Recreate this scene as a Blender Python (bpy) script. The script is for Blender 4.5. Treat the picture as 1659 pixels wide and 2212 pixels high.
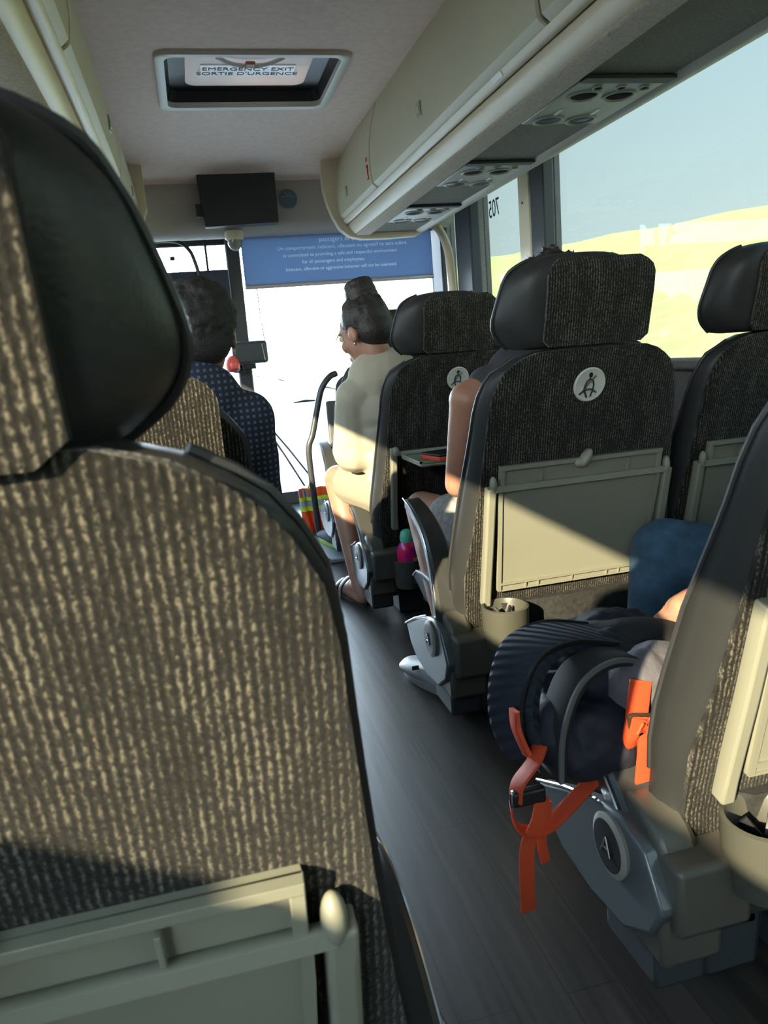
import bpy, bmesh, math, random
from math import sin, cos, pi, radians
from mathutils import Vector, Matrix
random.seed(4)
for o in list(bpy.data.objects): bpy.data.objects.remove(o)
SC = bpy.context.scene
COL = SC.collection

# ------------------------------------------------------------------ camera
cam_d = bpy.data.cameras.new('camera'); cam = bpy.data.objects.new('camera', cam_d); COL.objects.link(cam)
R_ = Vector((0.9679269, -0.23810096, -0.08015892)); D_ = Vector((-0.12542628, -0.18151967, -0.97535576)); F_ = Vector((0.21768272, 0.95412711, -0.20556188))
m = Matrix.Identity(4)
for i in range(3):
    m[i][0] = R_[i]; m[i][1] = -D_[i]; m[i][2] = -F_[i]
m[2][3] = 0.86
cam.matrix_world = m
cam_d.sensor_fit = 'VERTICAL'; cam_d.sensor_height = 36.0; cam_d.lens = 1661 / 2212 * 36
cam_d.clip_start = 0.02; cam_d.clip_end = 500
cam_d.dof.use_dof = True; cam_d.dof.focus_distance = 1.9; cam_d.dof.aperture_fstop = 13
SC.camera = cam
SC.view_settings.view_transform = 'Standard'; SC.view_settings.look = 'None'
SC.view_settings.gamma = 1.0; SC.view_settings.use_curve_mapping = False
SC.view_settings.exposure = 2.45
SC.cycles.use_denoising = True
SC.cycles.max_bounces = 8; SC.cycles.diffuse_bounces = 5; SC.cycles.glossy_bounces = 3
SC.cycles.transparent_max_bounces = 12; SC.cycles.transmission_bounces = 4
SC.cycles.caustics_reflective = False; SC.cycles.caustics_refractive = False
SC.cycles.sample_clamp_indirect = 6.0

# ------------------------------------------------------------------ sky and sun
W = bpy.data.worlds.new('sky'); SC.world = W; W.use_nodes = True
nt = W.node_tree; nt.nodes.clear()
wo = nt.nodes.new('ShaderNodeOutputWorld'); bg = nt.nodes.new('ShaderNodeBackground')
tc = nt.nodes.new('ShaderNodeTexCoord'); sx = nt.nodes.new('ShaderNodeSeparateXYZ')
rz = nt.nodes.new('ShaderNodeValToRGB'); ry = nt.nodes.new('ShaderNodeValToRGB'); mul = nt.nodes.new('ShaderNodeMix')
mul.data_type = 'RGBA'; mul.blend_type = 'MULTIPLY'; mul.inputs[0].default_value = 1.0
rz.color_ramp.elements[0].position = 0.0; rz.color_ramp.elements[0].color = (0.86, 0.95, 0.98, 1)
rz.color_ramp.elements[1].position = 0.55; rz.color_ramp.elements[1].color = (0.42, 0.66, 0.95, 1)
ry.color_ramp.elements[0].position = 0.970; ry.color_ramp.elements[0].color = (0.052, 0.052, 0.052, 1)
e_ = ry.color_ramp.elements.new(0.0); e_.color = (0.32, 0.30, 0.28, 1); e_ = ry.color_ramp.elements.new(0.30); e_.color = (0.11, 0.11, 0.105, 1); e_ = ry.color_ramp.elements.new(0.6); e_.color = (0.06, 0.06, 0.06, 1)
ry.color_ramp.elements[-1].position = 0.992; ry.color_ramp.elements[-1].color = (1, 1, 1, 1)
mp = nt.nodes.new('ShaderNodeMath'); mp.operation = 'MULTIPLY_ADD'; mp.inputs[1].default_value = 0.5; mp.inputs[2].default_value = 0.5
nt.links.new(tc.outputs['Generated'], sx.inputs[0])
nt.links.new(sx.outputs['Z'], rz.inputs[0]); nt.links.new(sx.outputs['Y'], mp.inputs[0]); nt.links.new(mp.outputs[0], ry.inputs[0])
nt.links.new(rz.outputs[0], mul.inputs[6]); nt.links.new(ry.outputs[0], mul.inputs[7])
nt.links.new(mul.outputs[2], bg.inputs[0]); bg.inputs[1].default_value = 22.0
nt.links.new(bg.outputs[0], wo.inputs[0])
sun_d = bpy.data.lights.new('sun', 'SUN'); sun = bpy.data.objects.new('sun', sun_d); COL.objects.link(sun)
sun_d.energy = 3.8; sun_d.angle = radians(0.6); sun_d.color = (1.0, 0.86, 0.60)
SUN = Vector((0.64, 0.66, -0.385)).normalized()
sun.rotation_euler = SUN.to_track_quat('-Z', 'Y').to_euler()

# ------------------------------------------------------------------ materials
MATS = {}
def mat(name, col, rough=0.6, metal=0.0, spec=0.5, noise=None, bump=None, coat=0.0, sheen=0.0):
    """noise=(scale, amount); bump=(scale, strength)"""
    if name in MATS: return MATS[name]
    M = bpy.data.materials.new(name); M.use_nodes = True; t = M.node_tree
    b = t.nodes['Principled BSDF']
    b.inputs['Base Color'].default_value = (*col, 1); b.inputs['Roughness'].default_value = rough
    b.inputs['Metallic'].default_value = metal; b.inputs['Specular IOR Level'].default_value = spec
    b.inputs['Coat Weight'].default_value = coat; b.inputs['Sheen Weight'].default_value = sheen
    if noise or bump: c = t.nodes.new('ShaderNodeTexCoord')
    if noise:
        n = t.nodes.new('ShaderNodeTexNoise'); n.inputs['Scale'].default_value = noise[0]; n.inputs['Detail'].default_value = 4
        r = t.nodes.new('ShaderNodeValToRGB'); a = noise[1]
        r.color_ramp.elements[0].position = 0.3; r.color_ramp.elements[1].position = 0.7
        r.color_ramp.elements[0].color = (*[v * (1 - a) for v in col], 1); r.color_ramp.elements[1].color = (*[min(1, v * (1 + a)) for v in col], 1)
        t.links.new(c.outputs['Object'], n.inputs[0]); t.links.new(n.outputs[0], r.inputs[0]); t.links.new(r.outputs[0], b.inputs['Base Color'])
    if bump:
        n2 = t.nodes.new('ShaderNodeTexNoise'); n2.inputs['Scale'].default_value = bump[0]; n2.inputs['Detail'].default_value = 3
        bp = t.nodes.new('ShaderNodeBump'); bp.inputs['Strength'].default_value = bump[1]; bp.inputs['Distance'].default_value = 0.004
        t.links.new(c.outputs['Object'], n2.inputs[0]); t.links.new(n2.outputs[0], bp.inputs['Height']); t.links.new(bp.outputs[0], b.inputs['Normal'])
    MATS[name] = M
    return M

def rib_fabric():
    M = bpy.data.materials.new('ribbed moquette'); M.use_nodes = True; t = M.node_tree; b = t.nodes['Principled BSDF']
    N = t.nodes.new; L = t.links.new
    c = N('ShaderNodeTexCoord'); s = N('ShaderNodeSeparateXYZ'); L(c.outputs['Object'], s.inputs[0])
    wob = N('ShaderNodeTexNoise'); wob.inputs['Scale'].default_value = 60; L(c.outputs['Object'], wob.inputs[0])
    wa = N('ShaderNodeMath'); wa.operation = 'MULTIPLY_ADD'; wa.inputs[1].default_value = 0.0022; L(wob.outputs[0], wa.inputs[0]); L(s.outputs['X'], wa.inputs[2])
    fx = N('ShaderNodeMath'); fx.operation = 'MULTIPLY'; fx.inputs[1].default_value = 2 * pi / 0.0060; L(wa.outputs[0], fx.inputs[0])
    sn = N('ShaderNodeMath'); sn.operation = 'SINE'; L(fx.outputs[0], sn.inputs[0])
    rib = N('ShaderNodeMath'); rib.operation = 'MULTIPLY_ADD'; rib.inputs[1].default_value = 0.5; rib.inputs[2].default_value = 0.5; L(sn.outputs[0], rib.inputs[0])
    mpn = N('ShaderNodeMapping'); mpn.inputs['Scale'].default_value = (330, 330, 210); L(c.outputs['Object'], mpn.inputs[0])
    kn = N('ShaderNodeTexNoise'); kn.inputs['Scale'].default_value = 1.0; kn.inputs['Detail'].default_value = 2; kn.inputs['Roughness'].default_value = .6; L(mpn.outputs[0], kn.inputs[0])
    kr = N('ShaderNodeMapRange'); kr.inputs['From Min'].default_value = 0.34; kr.inputs['From Max'].default_value = 0.68; L(kn.outputs[0], kr.inputs[0])
    mpl = N('ShaderNodeMapping'); mpl.inputs['Scale'].default_value = (40, 40, 9); L(c.outputs['Object'], mpl.inputs[0])
    ln = N('ShaderNodeTexNoise'); ln.inputs['Scale'].default_value = 1.0; L(mpl.outputs[0], ln.inputs[0])
    mx = N('ShaderNodeMath'); mx.operation = 'MULTIPLY'; L(rib.outputs[0], mx.inputs[0]); L(kr.outputs[0], mx.inputs[1])
    kk = N('ShaderNodeMath'); kk.operation = 'MULTIPLY'; kk.inputs[1].default_value = .32; L(kr.outputs[0], kk.inputs[0])
    a0 = N('ShaderNodeMath'); a0.operation = 'MULTIPLY_ADD'; a0.inputs[1].default_value = 0.30; L(rib.outputs[0], a0.inputs[0]); L(kk.outputs[0], a0.inputs[2])
    ad = N('ShaderNodeMath'); ad.operation = 'MULTIPLY_ADD'; ad.inputs[1].default_value = 0.42; L(mx.outputs[0], ad.inputs[0]); L(a0.outputs[0], ad.inputs[2])
    lm = N('ShaderNodeMath'); lm.operation = 'MULTIPLY'; L(ad.outputs[0], lm.inputs[0])
    lr = N('ShaderNodeMapRange'); lr.inputs['To Min'].default_value = .75; lr.inputs['To Max'].default_value = 1.25; lr.inputs['From Min'].default_value = .3; lr.inputs['From Max'].default_value = .7
    L(ln.outputs[0], lr.inputs[0]); L(lr.outputs[0], lm.inputs[1])
    cr = N('ShaderNodeValToRGB'); L(lm.outputs[0], cr.inputs[0])
    cr.color_ramp.elements[0].position = 0.05; cr.color_ramp.elements[0].color = (0.004, 0.0038, 0.0032, 1)
    cr.color_ramp.elements[1].position = 1.15; cr.color_ramp.elements[1].color = (0.128, 0.114, 0.083, 1)
    e = cr.color_ramp.elements.new(0.5); e.color = (0.018, 0.0165, 0.0128, 1)
    cr.color_ramp.elements[2].position = 1.0
    L(cr.outputs[0], b.inputs['Base Color'])
    bp = N('ShaderNodeBump'); bp.inputs['Strength'].default_value = 0.6; bp.inputs['Distance'].default_value = 0.0014
    L(ad.outputs[0], bp.inputs['Height']); L(bp.outputs[0], b.inputs['Normal'])
    b.inputs['Roughness'].default_value = 0.85; b.inputs['Specular IOR Level'].default_value = 0.15
    b.inputs['Sheen Weight'].default_value = 0.15
    return M

def plank_floor():
    M = bpy.data.materials.new('dark wood-look vinyl'); M.use_nodes = True; t = M.node_tree; b = t.nodes['Principled BSDF']
    N = t.nodes.new; L = t.links.new
    c = N('ShaderNodeTexCoord'); mp_ = N('ShaderNodeMapping'); mp_.inputs['Scale'].default_value = (60, 3, 1); L(c.outputs['Object'], mp_.inputs[0])
    n = N('ShaderNodeTexNoise'); n.inputs['Scale'].default_value = 1.0; n.inputs['Detail'].default_value = 6; L(mp_.outputs[0], n.inputs[0])
    mpb = N('ShaderNodeMapping'); mpb.inputs['Rotation'].default_value = (0, 0, pi / 2); L(c.outputs['Object'], mpb.inputs[0])
    br = N('ShaderNodeTexBrick'); br.inputs['Scale'].default_value = 1.0; br.inputs['Brick Width'].default_value = 0.9; br.inputs['Row Height'].default_value = 0.085
    br.inputs['Mortar Size'].default_value = 0.0012; br.inputs['Color1'].default_value = (0.9, 0.9, 0.9, 1); br.inputs['Color2'].default_value = (1.15, 1.12, 1.1, 1); br.inputs['Mortar'].default_value = (.45, .45, .45, 1)
    L(mpb.outputs[0], br.inputs[0])
    cr = N('ShaderNodeValToRGB'); cr.color_ramp.elements[0].color = (0.022, 0.018, 0.016, 1); cr.color_ramp.elements[1].color = (0.056, 0.045, 0.037, 1)
    cr.color_ramp.elements[0].position = .3; cr.color_ramp.elements[1].position = .7
    L(n.outputs[0], cr.inputs[0])
    mm = N('ShaderNodeMix'); mm.data_type = 'RGBA'; mm.blend_type = 'MULTIPLY'; mm.inputs[0].default_value = 1
    L(cr.outputs[0], mm.inputs[6]); L(br.outputs[0], mm.inputs[7]); L(mm.outputs[2], b.inputs['Base Color'])
    b.inputs['Roughness'].default_value = 0.42; b.inputs['Specular IOR Level'].default_value = .45
    bp = N('ShaderNodeBump'); bp.inputs['Strength'].default_value = .15; bp.inputs['Distance'].default_value = .002; L(n.outputs[0], bp.inputs['Height']); L(bp.outputs[0], b.inputs['Normal'])
    return M

def glass_pane(name, tint, refl=1.0):
    M = bpy.data.materials.new(name); M.use_nodes = True; t = M.node_tree; t.nodes.clear()
    N = t.nodes.new; L = t.links.new
    o = N('ShaderNodeOutputMaterial'); tr = N('ShaderNodeBsdfTransparent'); gl = N('ShaderNodeBsdfGlossy'); mx = N('ShaderNodeMixShader'); lw = N('ShaderNodeLayerWeight')
    tr.inputs[0].default_value = (*tint, 1); gl.inputs['Roughness'].default_value = 0.0; lw.inputs[0].default_value = 0.5
    gl.inputs[0].default_value = (refl, refl, refl, 1)
    pw = N('ShaderNodeMath'); pw.operation = 'POWER'; pw.inputs[1].default_value = 5.0; L(lw.outputs['Facing'], pw.inputs[0])
    ma = N('ShaderNodeMath'); ma.operation = 'MULTIPLY_ADD'; ma.inputs[1].default_value = 0.96; ma.inputs[2].default_value = 0.04; L(pw.outputs[0], ma.inputs[0])
    L(ma.outputs[0], mx.inputs[0]); L(tr.outputs[0], mx.inputs[1]); L(gl.outputs[0], mx.inputs[2]); L(mx.outputs[0], o.inputs[0])
    return M

def translucent_cloth(name, col, tr):
    M = bpy.data.materials.new(name); M.use_nodes = True; t = M.node_tree; b = t.nodes['Principled BSDF']; b.inputs['Base Color'].default_value = (*col, 1); b.inputs['Roughness'].default_value = .8
    o = t.nodes['Material Output']; x = t.nodes.new('ShaderNodeBsdfTranslucent'); x.inputs[0].default_value = (*tr, 1); a = t.nodes.new('ShaderNodeAddShader')
    t.links.new(b.outputs[0], a.inputs[0]); t.links.new(x.outputs[0], a.inputs[1]); t.links.new(a.outputs[0], o.inputs[0])
    return M
def checker_cloth(name, c1, c2, scale):
    M = bpy.data.materials.new(name); M.use_nodes = True; t = M.node_tree; b = t.nodes['Principled BSDF']
    N = t.nodes.new; L = t.links.new
    c = N('ShaderNodeTexCoord'); s = N('ShaderNodeSeparateXYZ'); L(c.outputs['Object'], s.inputs[0])
    outs = []
    for ax in ('X', 'Z'):
        f = N('ShaderNodeMath'); f.operation = 'MULTIPLY'; f.inputs[1].default_value = scale; L(s.outputs[ax], f.inputs[0])
        g = N('ShaderNodeMath'); g.operation = 'FRACT'; L(f.outputs[0], g.inputs[0])
        h = N('ShaderNodeMath'); h.operation = 'GREATER_THAN'; h.inputs[1].default_value = 0.55; L(g.outputs[0], h.inputs[0]); outs.append(h)
    a = N('ShaderNodeMath'); a.operation = 'MULTIPLY'; L(outs[0].outputs[0], a.inputs[0]); L(outs[1].outputs[0], a.inputs[1])
    mx = N('ShaderNodeMix'); mx.data_type = 'RGBA'; mx.inputs[6].default_value = (*c1, 1); mx.inputs[7].default_value = (*c2, 1); L(a.outputs[0], mx.inputs[0])
    L(mx.outputs[2], b.inputs['Base Color']); b.inputs['Roughness'].default_value = .9
    return M

FAB = rib_fabric()
LEA = mat('black leatherette', (0.025, 0.026, 0.026), 0.45, bump=(260, .12), spec=.32)
LEA2 = mat('piping', (0.022, 0.022, 0.024), 0.5)
PLA = mat('taupe grey plastic', (0.225, 0.222, 0.170), 0.45, noise=(6, .03))
PLD = mat('grey armrest plastic', (0.040, 0.041, 0.040), 0.33, bump=(400, .05))
PLT = mat('taupe armrest housing', (0.085, 0.079, 0.064), 0.42, bump=(400, .05))
CHR = mat('bright trim', (0.6, 0.6, 0.6), 0.25, 1.0)
BLK = mat('black plastic', (0.012, 0.012, 0.013), 0.4)
NET = mat('black net', (0.02, 0.02, 0.019), 0.8, noise=(90, .5))
CEI = mat('ceiling cloth', (0.87, 0.70, 0.63), 0.95, noise=(35, .06), bump=(500, .2))
CREAM = mat('cream moulded plastic', (0.55, 0.505, 0.37), 0.5, noise=(3, .03))
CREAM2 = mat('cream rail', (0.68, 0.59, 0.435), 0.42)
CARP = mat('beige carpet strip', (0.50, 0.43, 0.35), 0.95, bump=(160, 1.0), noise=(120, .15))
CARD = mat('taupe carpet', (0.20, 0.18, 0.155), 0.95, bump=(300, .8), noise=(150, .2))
DARK = mat('dark seal', (0.03, 0.032, 0.037), 0.6)
DKB = mat('dark blue-black pillar cover', (0.028, 0.03, 0.04), 0.7)
WALL = mat('side wall carpet', (0.17, 0.16, 0.15), 0.9, noise=(80, .15))
WHITE = mat('white plastic', (0.75, 0.74, 0.70), 0.4)
GREYM = mat('painted grey metal', (0.20, 0.21, 0.22), 0.4, .3)
RED = mat('red', (0.6, 0.03, 0.02), .4)
SKIN = mat('skin tan', (0.38, 0.185, 0.12), 0.5, noise=(30, .06))
SKIN2 = mat('skin brown', (0.20, 0.105, 0.075), 0.5, noise=(30, .06))
HAIR = mat('dark brown hair', (0.018, 0.013, 0.011), 0.55, bump=(90, .9))
HAIRC = mat('dark curly hair', (0.015, 0.012, 0.012), 0.7, bump=(140, 1.0))
NAVY = mat('navy nylon', (0.008, 0.009, 0.020), 0.75, bump=(28, 1.0), noise=(20, .25))
NAVY2 = mat('blue strap mesh', (0.016, 0.021, 0.035), 0.85, bump=(400, .5))
wv = NAVY2.node_tree; w_ = wv.nodes.new('ShaderNodeTexWave'); w_.inputs['Scale'].default_value = 26; w_.bands_direction = 'DIAGONAL'; w_.inputs['Distortion'].default_value = 1.0
wc = [n for n in wv.nodes if n.type == 'TEX_COORD'][0]; wb = [n for n in wv.nodes if n.type == 'BUMP'][0]; wv.links.new(wc.outputs['Object'], w_.inputs[0]); wv.links.new(w_.outputs[1], wb.inputs['Height']); wb.inputs['Strength'].default_value = .8
ORANGE = mat('orange webbing', (0.62, 0.068, 0.017), 0.6, bump=(900, .4))
GREYC = mat('grey pouch nylon', (0.095, 0.09, 0.105), .8, bump=(38, 1.0))
DENIM = mat('blue denim', (0.035, 0.085, 0.14), 0.85, noise=(25, .35), bump=(500, .5))

# ------------------------------------------------------------------ mesh helpers
class MB:
    def __init__(s): s.v = []; s.f = []
    def add(s, vs, fs):
        k = len(s.v); s.v += [tuple(v) for v in vs]; s.f += [tuple(i + k for i in f) for f in fs]; return s
    def box(s, x0, x1, y0, y1, z0, z1):
        vs = [(x, y, z) for z in (z0, z1) for y in (y0, y1) for x in (x0, x1)]
        return s.add(vs, [(0, 2, 3, 1), (4, 5, 7, 6), (0, 1, 5, 4), (2, 6, 7, 3), (0, 4, 6, 2), (1, 3, 7, 5)])
    def loft(s, rings, cap=True, closed=True):
        n = len(rings[0]); vs = [p for r in rings for p in r]; fs = []
        for i in range(len(rings) - 1):
            for j in range(n if closed else n - 1):
                a = i * n + j; b = i * n + (j + 1) % n; fs.append((a, b, b + n, a + n))
        if cap and closed: fs += [tuple(range(n))[::-1], tuple(range((len(rings) - 1) * n, len(rings) * n))]
        return s.add(vs, fs)
    def tube(s, path, r, n=10, flat=None, up=(0, 0, 1)):
        """round tube, or a strap when flat=(half width, half thickness)"""
        P = [Vector(p) for p in path]; rings = []; up = Vector(up); prev = None
        for i, p in enumerate(P):
            t = (P[min(i + 1, len(P) - 1)] - P[max(i - 1, 0)]).normalized()
            if prev is None:
                a = up - t * up.dot(t)
                if a.length < 1e-4: a = Vector((1, 0, 0)) - t * t.x
            else: a = prev - t * prev.dot(t)
            a.normalize(); prev = a; b = t.cross(a)
            rr = r[i] if isinstance(r, (list, tuple)) else r
            if flat:
                w, h = flat; ring = [p + a * sa * w + b * sb * h for sa, sb in ((-1, -1), (-.85, -1.3), (.85, -1.3), (1, -1), (1, 1), (.85, 1.3), (-.85, 1.3), (-1, 1))]
            else: ring = [p + (a * cos(2 * pi * k / n) + b * sin(2 * pi * k / n)) * rr for k in range(n)]
            rings.append(ring)
        return s.loft(rings)
    def lathe(s, prof, c, n=24, axis='z', sx=1.0):
        rings = []
        for r, h in prof:
            ring = []
            for k in range(n):
                a = 2 * pi * k / n
                if axis == 'z': ring.append((c[0] + r * cos(a) * sx, c[1] + r * sin(a), c[2] + h))
                elif axis == 'x': ring.append((c[0] + h, c[1] + r * cos(a), c[2] + r * sin(a)))
                else: ring.append((c[0] + r * cos(a), c[1] - h, c[2] + r * sin(a)))
            rings.append(ring)
        return s.loft(rings)
    def prism(s, poly, x0, x1, axis='x'):
        def P(a, b, h): return (h, a, b) if axis == 'x' else ((a, h, b) if axis == 'y' else (a, b, h))
        return s.loft([[P(a, b, x0) for a, b in poly], [P(a, b, x1) for a, b in poly]])
    def ell(s, c, r, rot=None, n=16, mm=10):
        vs = []; fs = []
        M = rot or Matrix.Identity(3); c = Vector(c)
        for i in range(mm + 1):
            th = pi * i / mm
            for k in range(n):
                a = 2 * pi * k / n
                vs.append(c + M @ Vector((r[0] * sin(th) * cos(a), r[1] * sin(th) * sin(a), r[2] * cos(th))))
        for i in range(mm):
            for k in range(n):
                fs.append((i * n + k, i * n + (k + 1) % n, (i + 1) * n + (k + 1) % n, (i + 1) * n + k))
        return s.add(vs, [f[::-1] for f in fs])
    def cap(s, p, q, r1, r2, n=14):
        p = Vector(p); q = Vector(q); t = (q - p).normalized()
        a = t.orthogonal().normalized(); b = t.cross(a); rings = []
        for k in range(5): th = pi / 2 * k / 4 + .02 if k == 0 else pi / 2 * k / 4; rings.append((p - t * r1 * cos(th), r1 * sin(th)))
        for k in range(5): th = pi / 2 * k / 4; rings.append((q + t * r2 * sin(th), max(r2 * cos(th), r2 * .02)))
        return s.loft([[c + (a * cos(2 * pi * k / n) + b * sin(2 * pi * k / n)) * rr for k in range(n)] for c, rr in rings])
    def build(s, name, material, parent=None, smooth=True, bevel=0, sharp=40, remesh=0, sm=0, sub=0):
        me = bpy.data.meshes.new(name); me.from_pydata(s.v, [], s.f); me.validate()
        bm = bmesh.new(); bm.from_mesh(me); bmesh.ops.remove_doubles(bm, verts=bm.verts, dist=1e-6); bmesh.ops.recalc_face_normals(bm, faces=bm.faces); bm.to_mesh(me); bm.free()
        me.materials.append(material)
        o = bpy.data.objects.new(name, me); COL.objects.link(o)
        if parent: o.parent = parent
        if smooth and not remesh:
            me.shade_smooth(); me.set_sharp_from_angle(angle=radians(sharp))
        if bevel:
            b = o.modifiers.new('bevel', 'BEVEL'); b.width = bevel; b.segments = 2; b.limit_method = 'ANGLE'; b.angle_limit = radians(35)
        if remesh:
            r = o.modifiers.new('remesh', 'REMESH'); r.mode = 'VOXEL'; r.voxel_size = remesh; r.use_smooth_shade = True
            if sm: q = o.modifiers.new('smooth', 'SMOOTH'); q.iterations = sm; q.factor = .5
        if sub:
            u = o.modifiers.new('sub', 'SUBSURF'); u.levels = u.render_levels = sub
        return o

def tag(o, label=None, cat=None, group=None, kind=None):
    if label: o['label'] = label
    if cat: o['category'] = cat
    if group: o['group'] = group
    if kind: o['kind'] = kind
    return o
def empty(name, loc=(0, 0, 0), rz=0):
    o = bpy.data.objects.new(name, None); COL.objects.link(o); o.location = loc; o.rotation_euler = (0, 0, rz); o.empty_display_size = .05; return o
def struct(o): o['kind'] = 'structure'; return o
def lettering(name, txt, size, loc, rot, material, parent, align='CENTER', extrude=0.0006, sx=1.0):
    c = bpy.data.curves.new(name, 'FONT'); c.body = txt; c.size = size; c.align_x = align; c.extrude = extrude; c.resolution_u = 4
    q = bpy.data.objects.new(name + '_curve', c); COL.objects.link(q); bpy.context.view_layer.update()
    me = bpy.data.meshes.new_from_object(q.evaluated_get(bpy.context.evaluated_depsgraph_get())); bpy.data.objects.remove(q)
    me.name = name; me.materials.clear(); me.materials.append(material)
    o = bpy.data.objects.new(name, me); COL.objects.link(o); o.location = loc; o.rotation_euler = rot; o.scale = (sx, 1, 1)
    if parent: o.parent = parent
    return o
def smoothpath(pts, n=6):
    P = [Vector(p) for p in pts]; out = []
    for i in range(len(P) - 1):
        p0 = P[max(i - 1, 0)]; p1 = P[i]; p2 = P[i + 1]; p3 = P[min(i + 2, len(P) - 1)]
        for k in range(n):
            t = k / n
            out.append(0.5 * ((2 * p1) + (p2 - p0) * t + (2 * p0 - 5 * p1 + 4 * p2 - p3) * t * t + (-p0 + 3 * p1 - 3 * p2 + p3) * t ** 3))
    out.append(P[-1]); return out
def interp(tab, z):
    if z <= tab[0][0]: return tab[0][1]
    for (a, va), (b, vb) in zip(tab, tab[1:]):
        if z <= b:
            t = (z - a) / (b - a); return va + (vb - va) * t
    return tab[-1][1]

FZ = -0.10           # floor level
BX = 0.365           # bus centre line
XR, XL = 1.68, -0.95 # side walls
YB, YF = -2.6, 5.12  # rear wall, windscreen

# ------------------------------------------------------------------ shell
struct(MB().box(XL - .05, XR + .05, YB, YF, FZ - .06, FZ).build('floor', plank_floor(), smooth=False))
# ceiling: flat, curving down to the front bulkhead, with an opening for the roof hatch
HX0, HX1, HY0, HY1 = 0.035, 0.705, 3.13, 3.71
c = MB()
def cz(y): return 1.965 if y < 3.95 else 1.965 - 0.10 * ((y - 3.95) / .8) ** 2
ys = [YB, 0, 1.5, HY0, HY1, 3.95, 4.15, 4.35, 4.55, 4.75]; xs = [-.235, .0, HX0, HX1, .8, .968]
vs = [(x, y, cz(y)) for y in ys for x in xs] + [(x, y, cz(y) + .02) for y in ys for x in xs]
fs = []; nx = len(xs); off = nx * len(ys)
for j in range(len(ys) - 1):
    for i in range(nx - 1):
        if xs[i] == HX0 and ys[j] == HY0: continue
        a = j * nx + i; fs += [(a, a + 1, a + nx + 1, a + nx), (a + off, a + off + nx, a + off + nx + 1, a + off + 1)]
struct(c.add(vs, fs).build('ceiling', CEI, sharp=30))
rf = MB(); rf.box(XL - .06, HX0, YB, YF + .1, 2.15, 2.2); rf.box(HX1, XR + .06, YB, YF + .1, 2.15, 2.2); rf.box(HX0, HX1, YB, HY0, 2.15, 2.2); rf.box(HX0, HX1, HY1, YF + .1, 2.15, 2.2); rf.box(HX0 - .01, HX0, HY0, HY1, 1.985, 2.15); rf.box(HX1, HX1 + .01, HY0, HY1, 1.985, 2.15); rf.box(HX0, HX1, HY0 - .01, HY0, 1.985, 2.15); rf.box(HX0, HX1, HY1, HY1 + .01, 1.985, 2.15)
struct(rf.build('ceiling_roof', WALL, smooth=False))
# side walls
def side_wall(name, x0, x1, wins, sill, top):
    w = MB(); w.box(x0, x1, YB, YF, FZ - .3, sill); w.box(x0, x1, YB, YF, top, 2.16)
    y = YB
    for a, b in wins:
        if a > y: w.box(x0, x1, y, a, sill, top)
        y = b
    if y < YF: w.box(x0, x1, y, YF, sill, top)
    return struct(w.build(name, WALL, smooth=False))
side_wall('wall_right', XR, XR + .06, [(-2.3, 0.55), (0.75, 3.45), (3.70, 4.34), (4.58, 4.93)], 0.74, 1.70)
wl = MB(); x0, x1 = XL - .06, XL
for y0_, y1_, zs_ in ((YB, -2.3, None), (-2.3, -1.08, (.74, 1.70)), (-1.08, -1.0, None), (-1.0, .43, (1.105, 1.50)), (.43, .78, None), (.78, 3.9, (1.105, 1.50)), (3.9, YF, None)):  # unseen openings sized, and pillar added, to shape sun patches and shade inside
    if zs_ is None: wl.box(x0, x1, y0_, y1_, FZ - .3, 2.16)
    else: wl.box(x0, x1, y0_, y1_, FZ - .3, zs_[0]); wl.box(x0, x1, y0_, y1_, zs_[1], 2.16)
struct(wl.build('wall_left', WALL, smooth=False))
struct(MB().box(XL, XR, YB - .06, YB, FZ, 2.16).build('wall_rear', WALL, smooth=False))
TINT = glass_pane('tinted side glass', (0.36, 0.385, 0.365), .8)
CLEAR = glass_pane('clear windscreen glass', (0.92, 0.95, 0.97), .5)
LGL = glass_pane('side glass', (0.9, 0.9, 0.88), .6)
wn = 1
for a, b, n in ((-2.3, .55, 1), (.75, 3.45, 2), (3.70, 4.34, 3), (4.58, 4.93, 4)):
    struct(MB().box(XR + .028, XR + .034, a, b, .74, 1.70).build('window_%d' % n, TINT, smooth=False))
for k_, (a, b, c_, d_) in enumerate(((-1.0, .43, 1.105, 1.50), (.78, 3.9, 1.105, 1.50), (-2.3, -1.08, .74, 1.70))):
    struct(MB().box(XL - .034, XL - .028, a, b, c_, d_).build('window_%d' % (7 + k_), LGL, smooth=False))
# right pillar cover (cream) with its dark seal, front dark pillar, sill capping
tp = MB(); tp.box(XR - .035, XR, 3.585, 3.715, .74, 1.72)
o = struct(tp.build('trim_1', CREAM2, bevel=.008)); MB().lathe([(0, 0), (.006, 0), (.006, .003), (0, .003)], (XR - .039, 3.66, 1.5), 10, 'x').build('screw', DARK, o)
struct(MB().box(XR - .03, XR + .02, 3.44, 3.585, .74, 1.72).build('trim_2', DARK, bevel=.006))
struct(MB().box(XR - .06, XR, 4.33, 4.59, .4, 1.72).build('trim_3', DKB, bevel=.01))
struct(MB().box(XR - .05, XR, 4.90, YF, .3, 1.8).build('trim_4', DKB, bevel=.01))
struct(MB().box(XR - .05, XR + .0, YB, 4.3, .71, .75).build('trim_5', WALL, bevel=.01))

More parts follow.
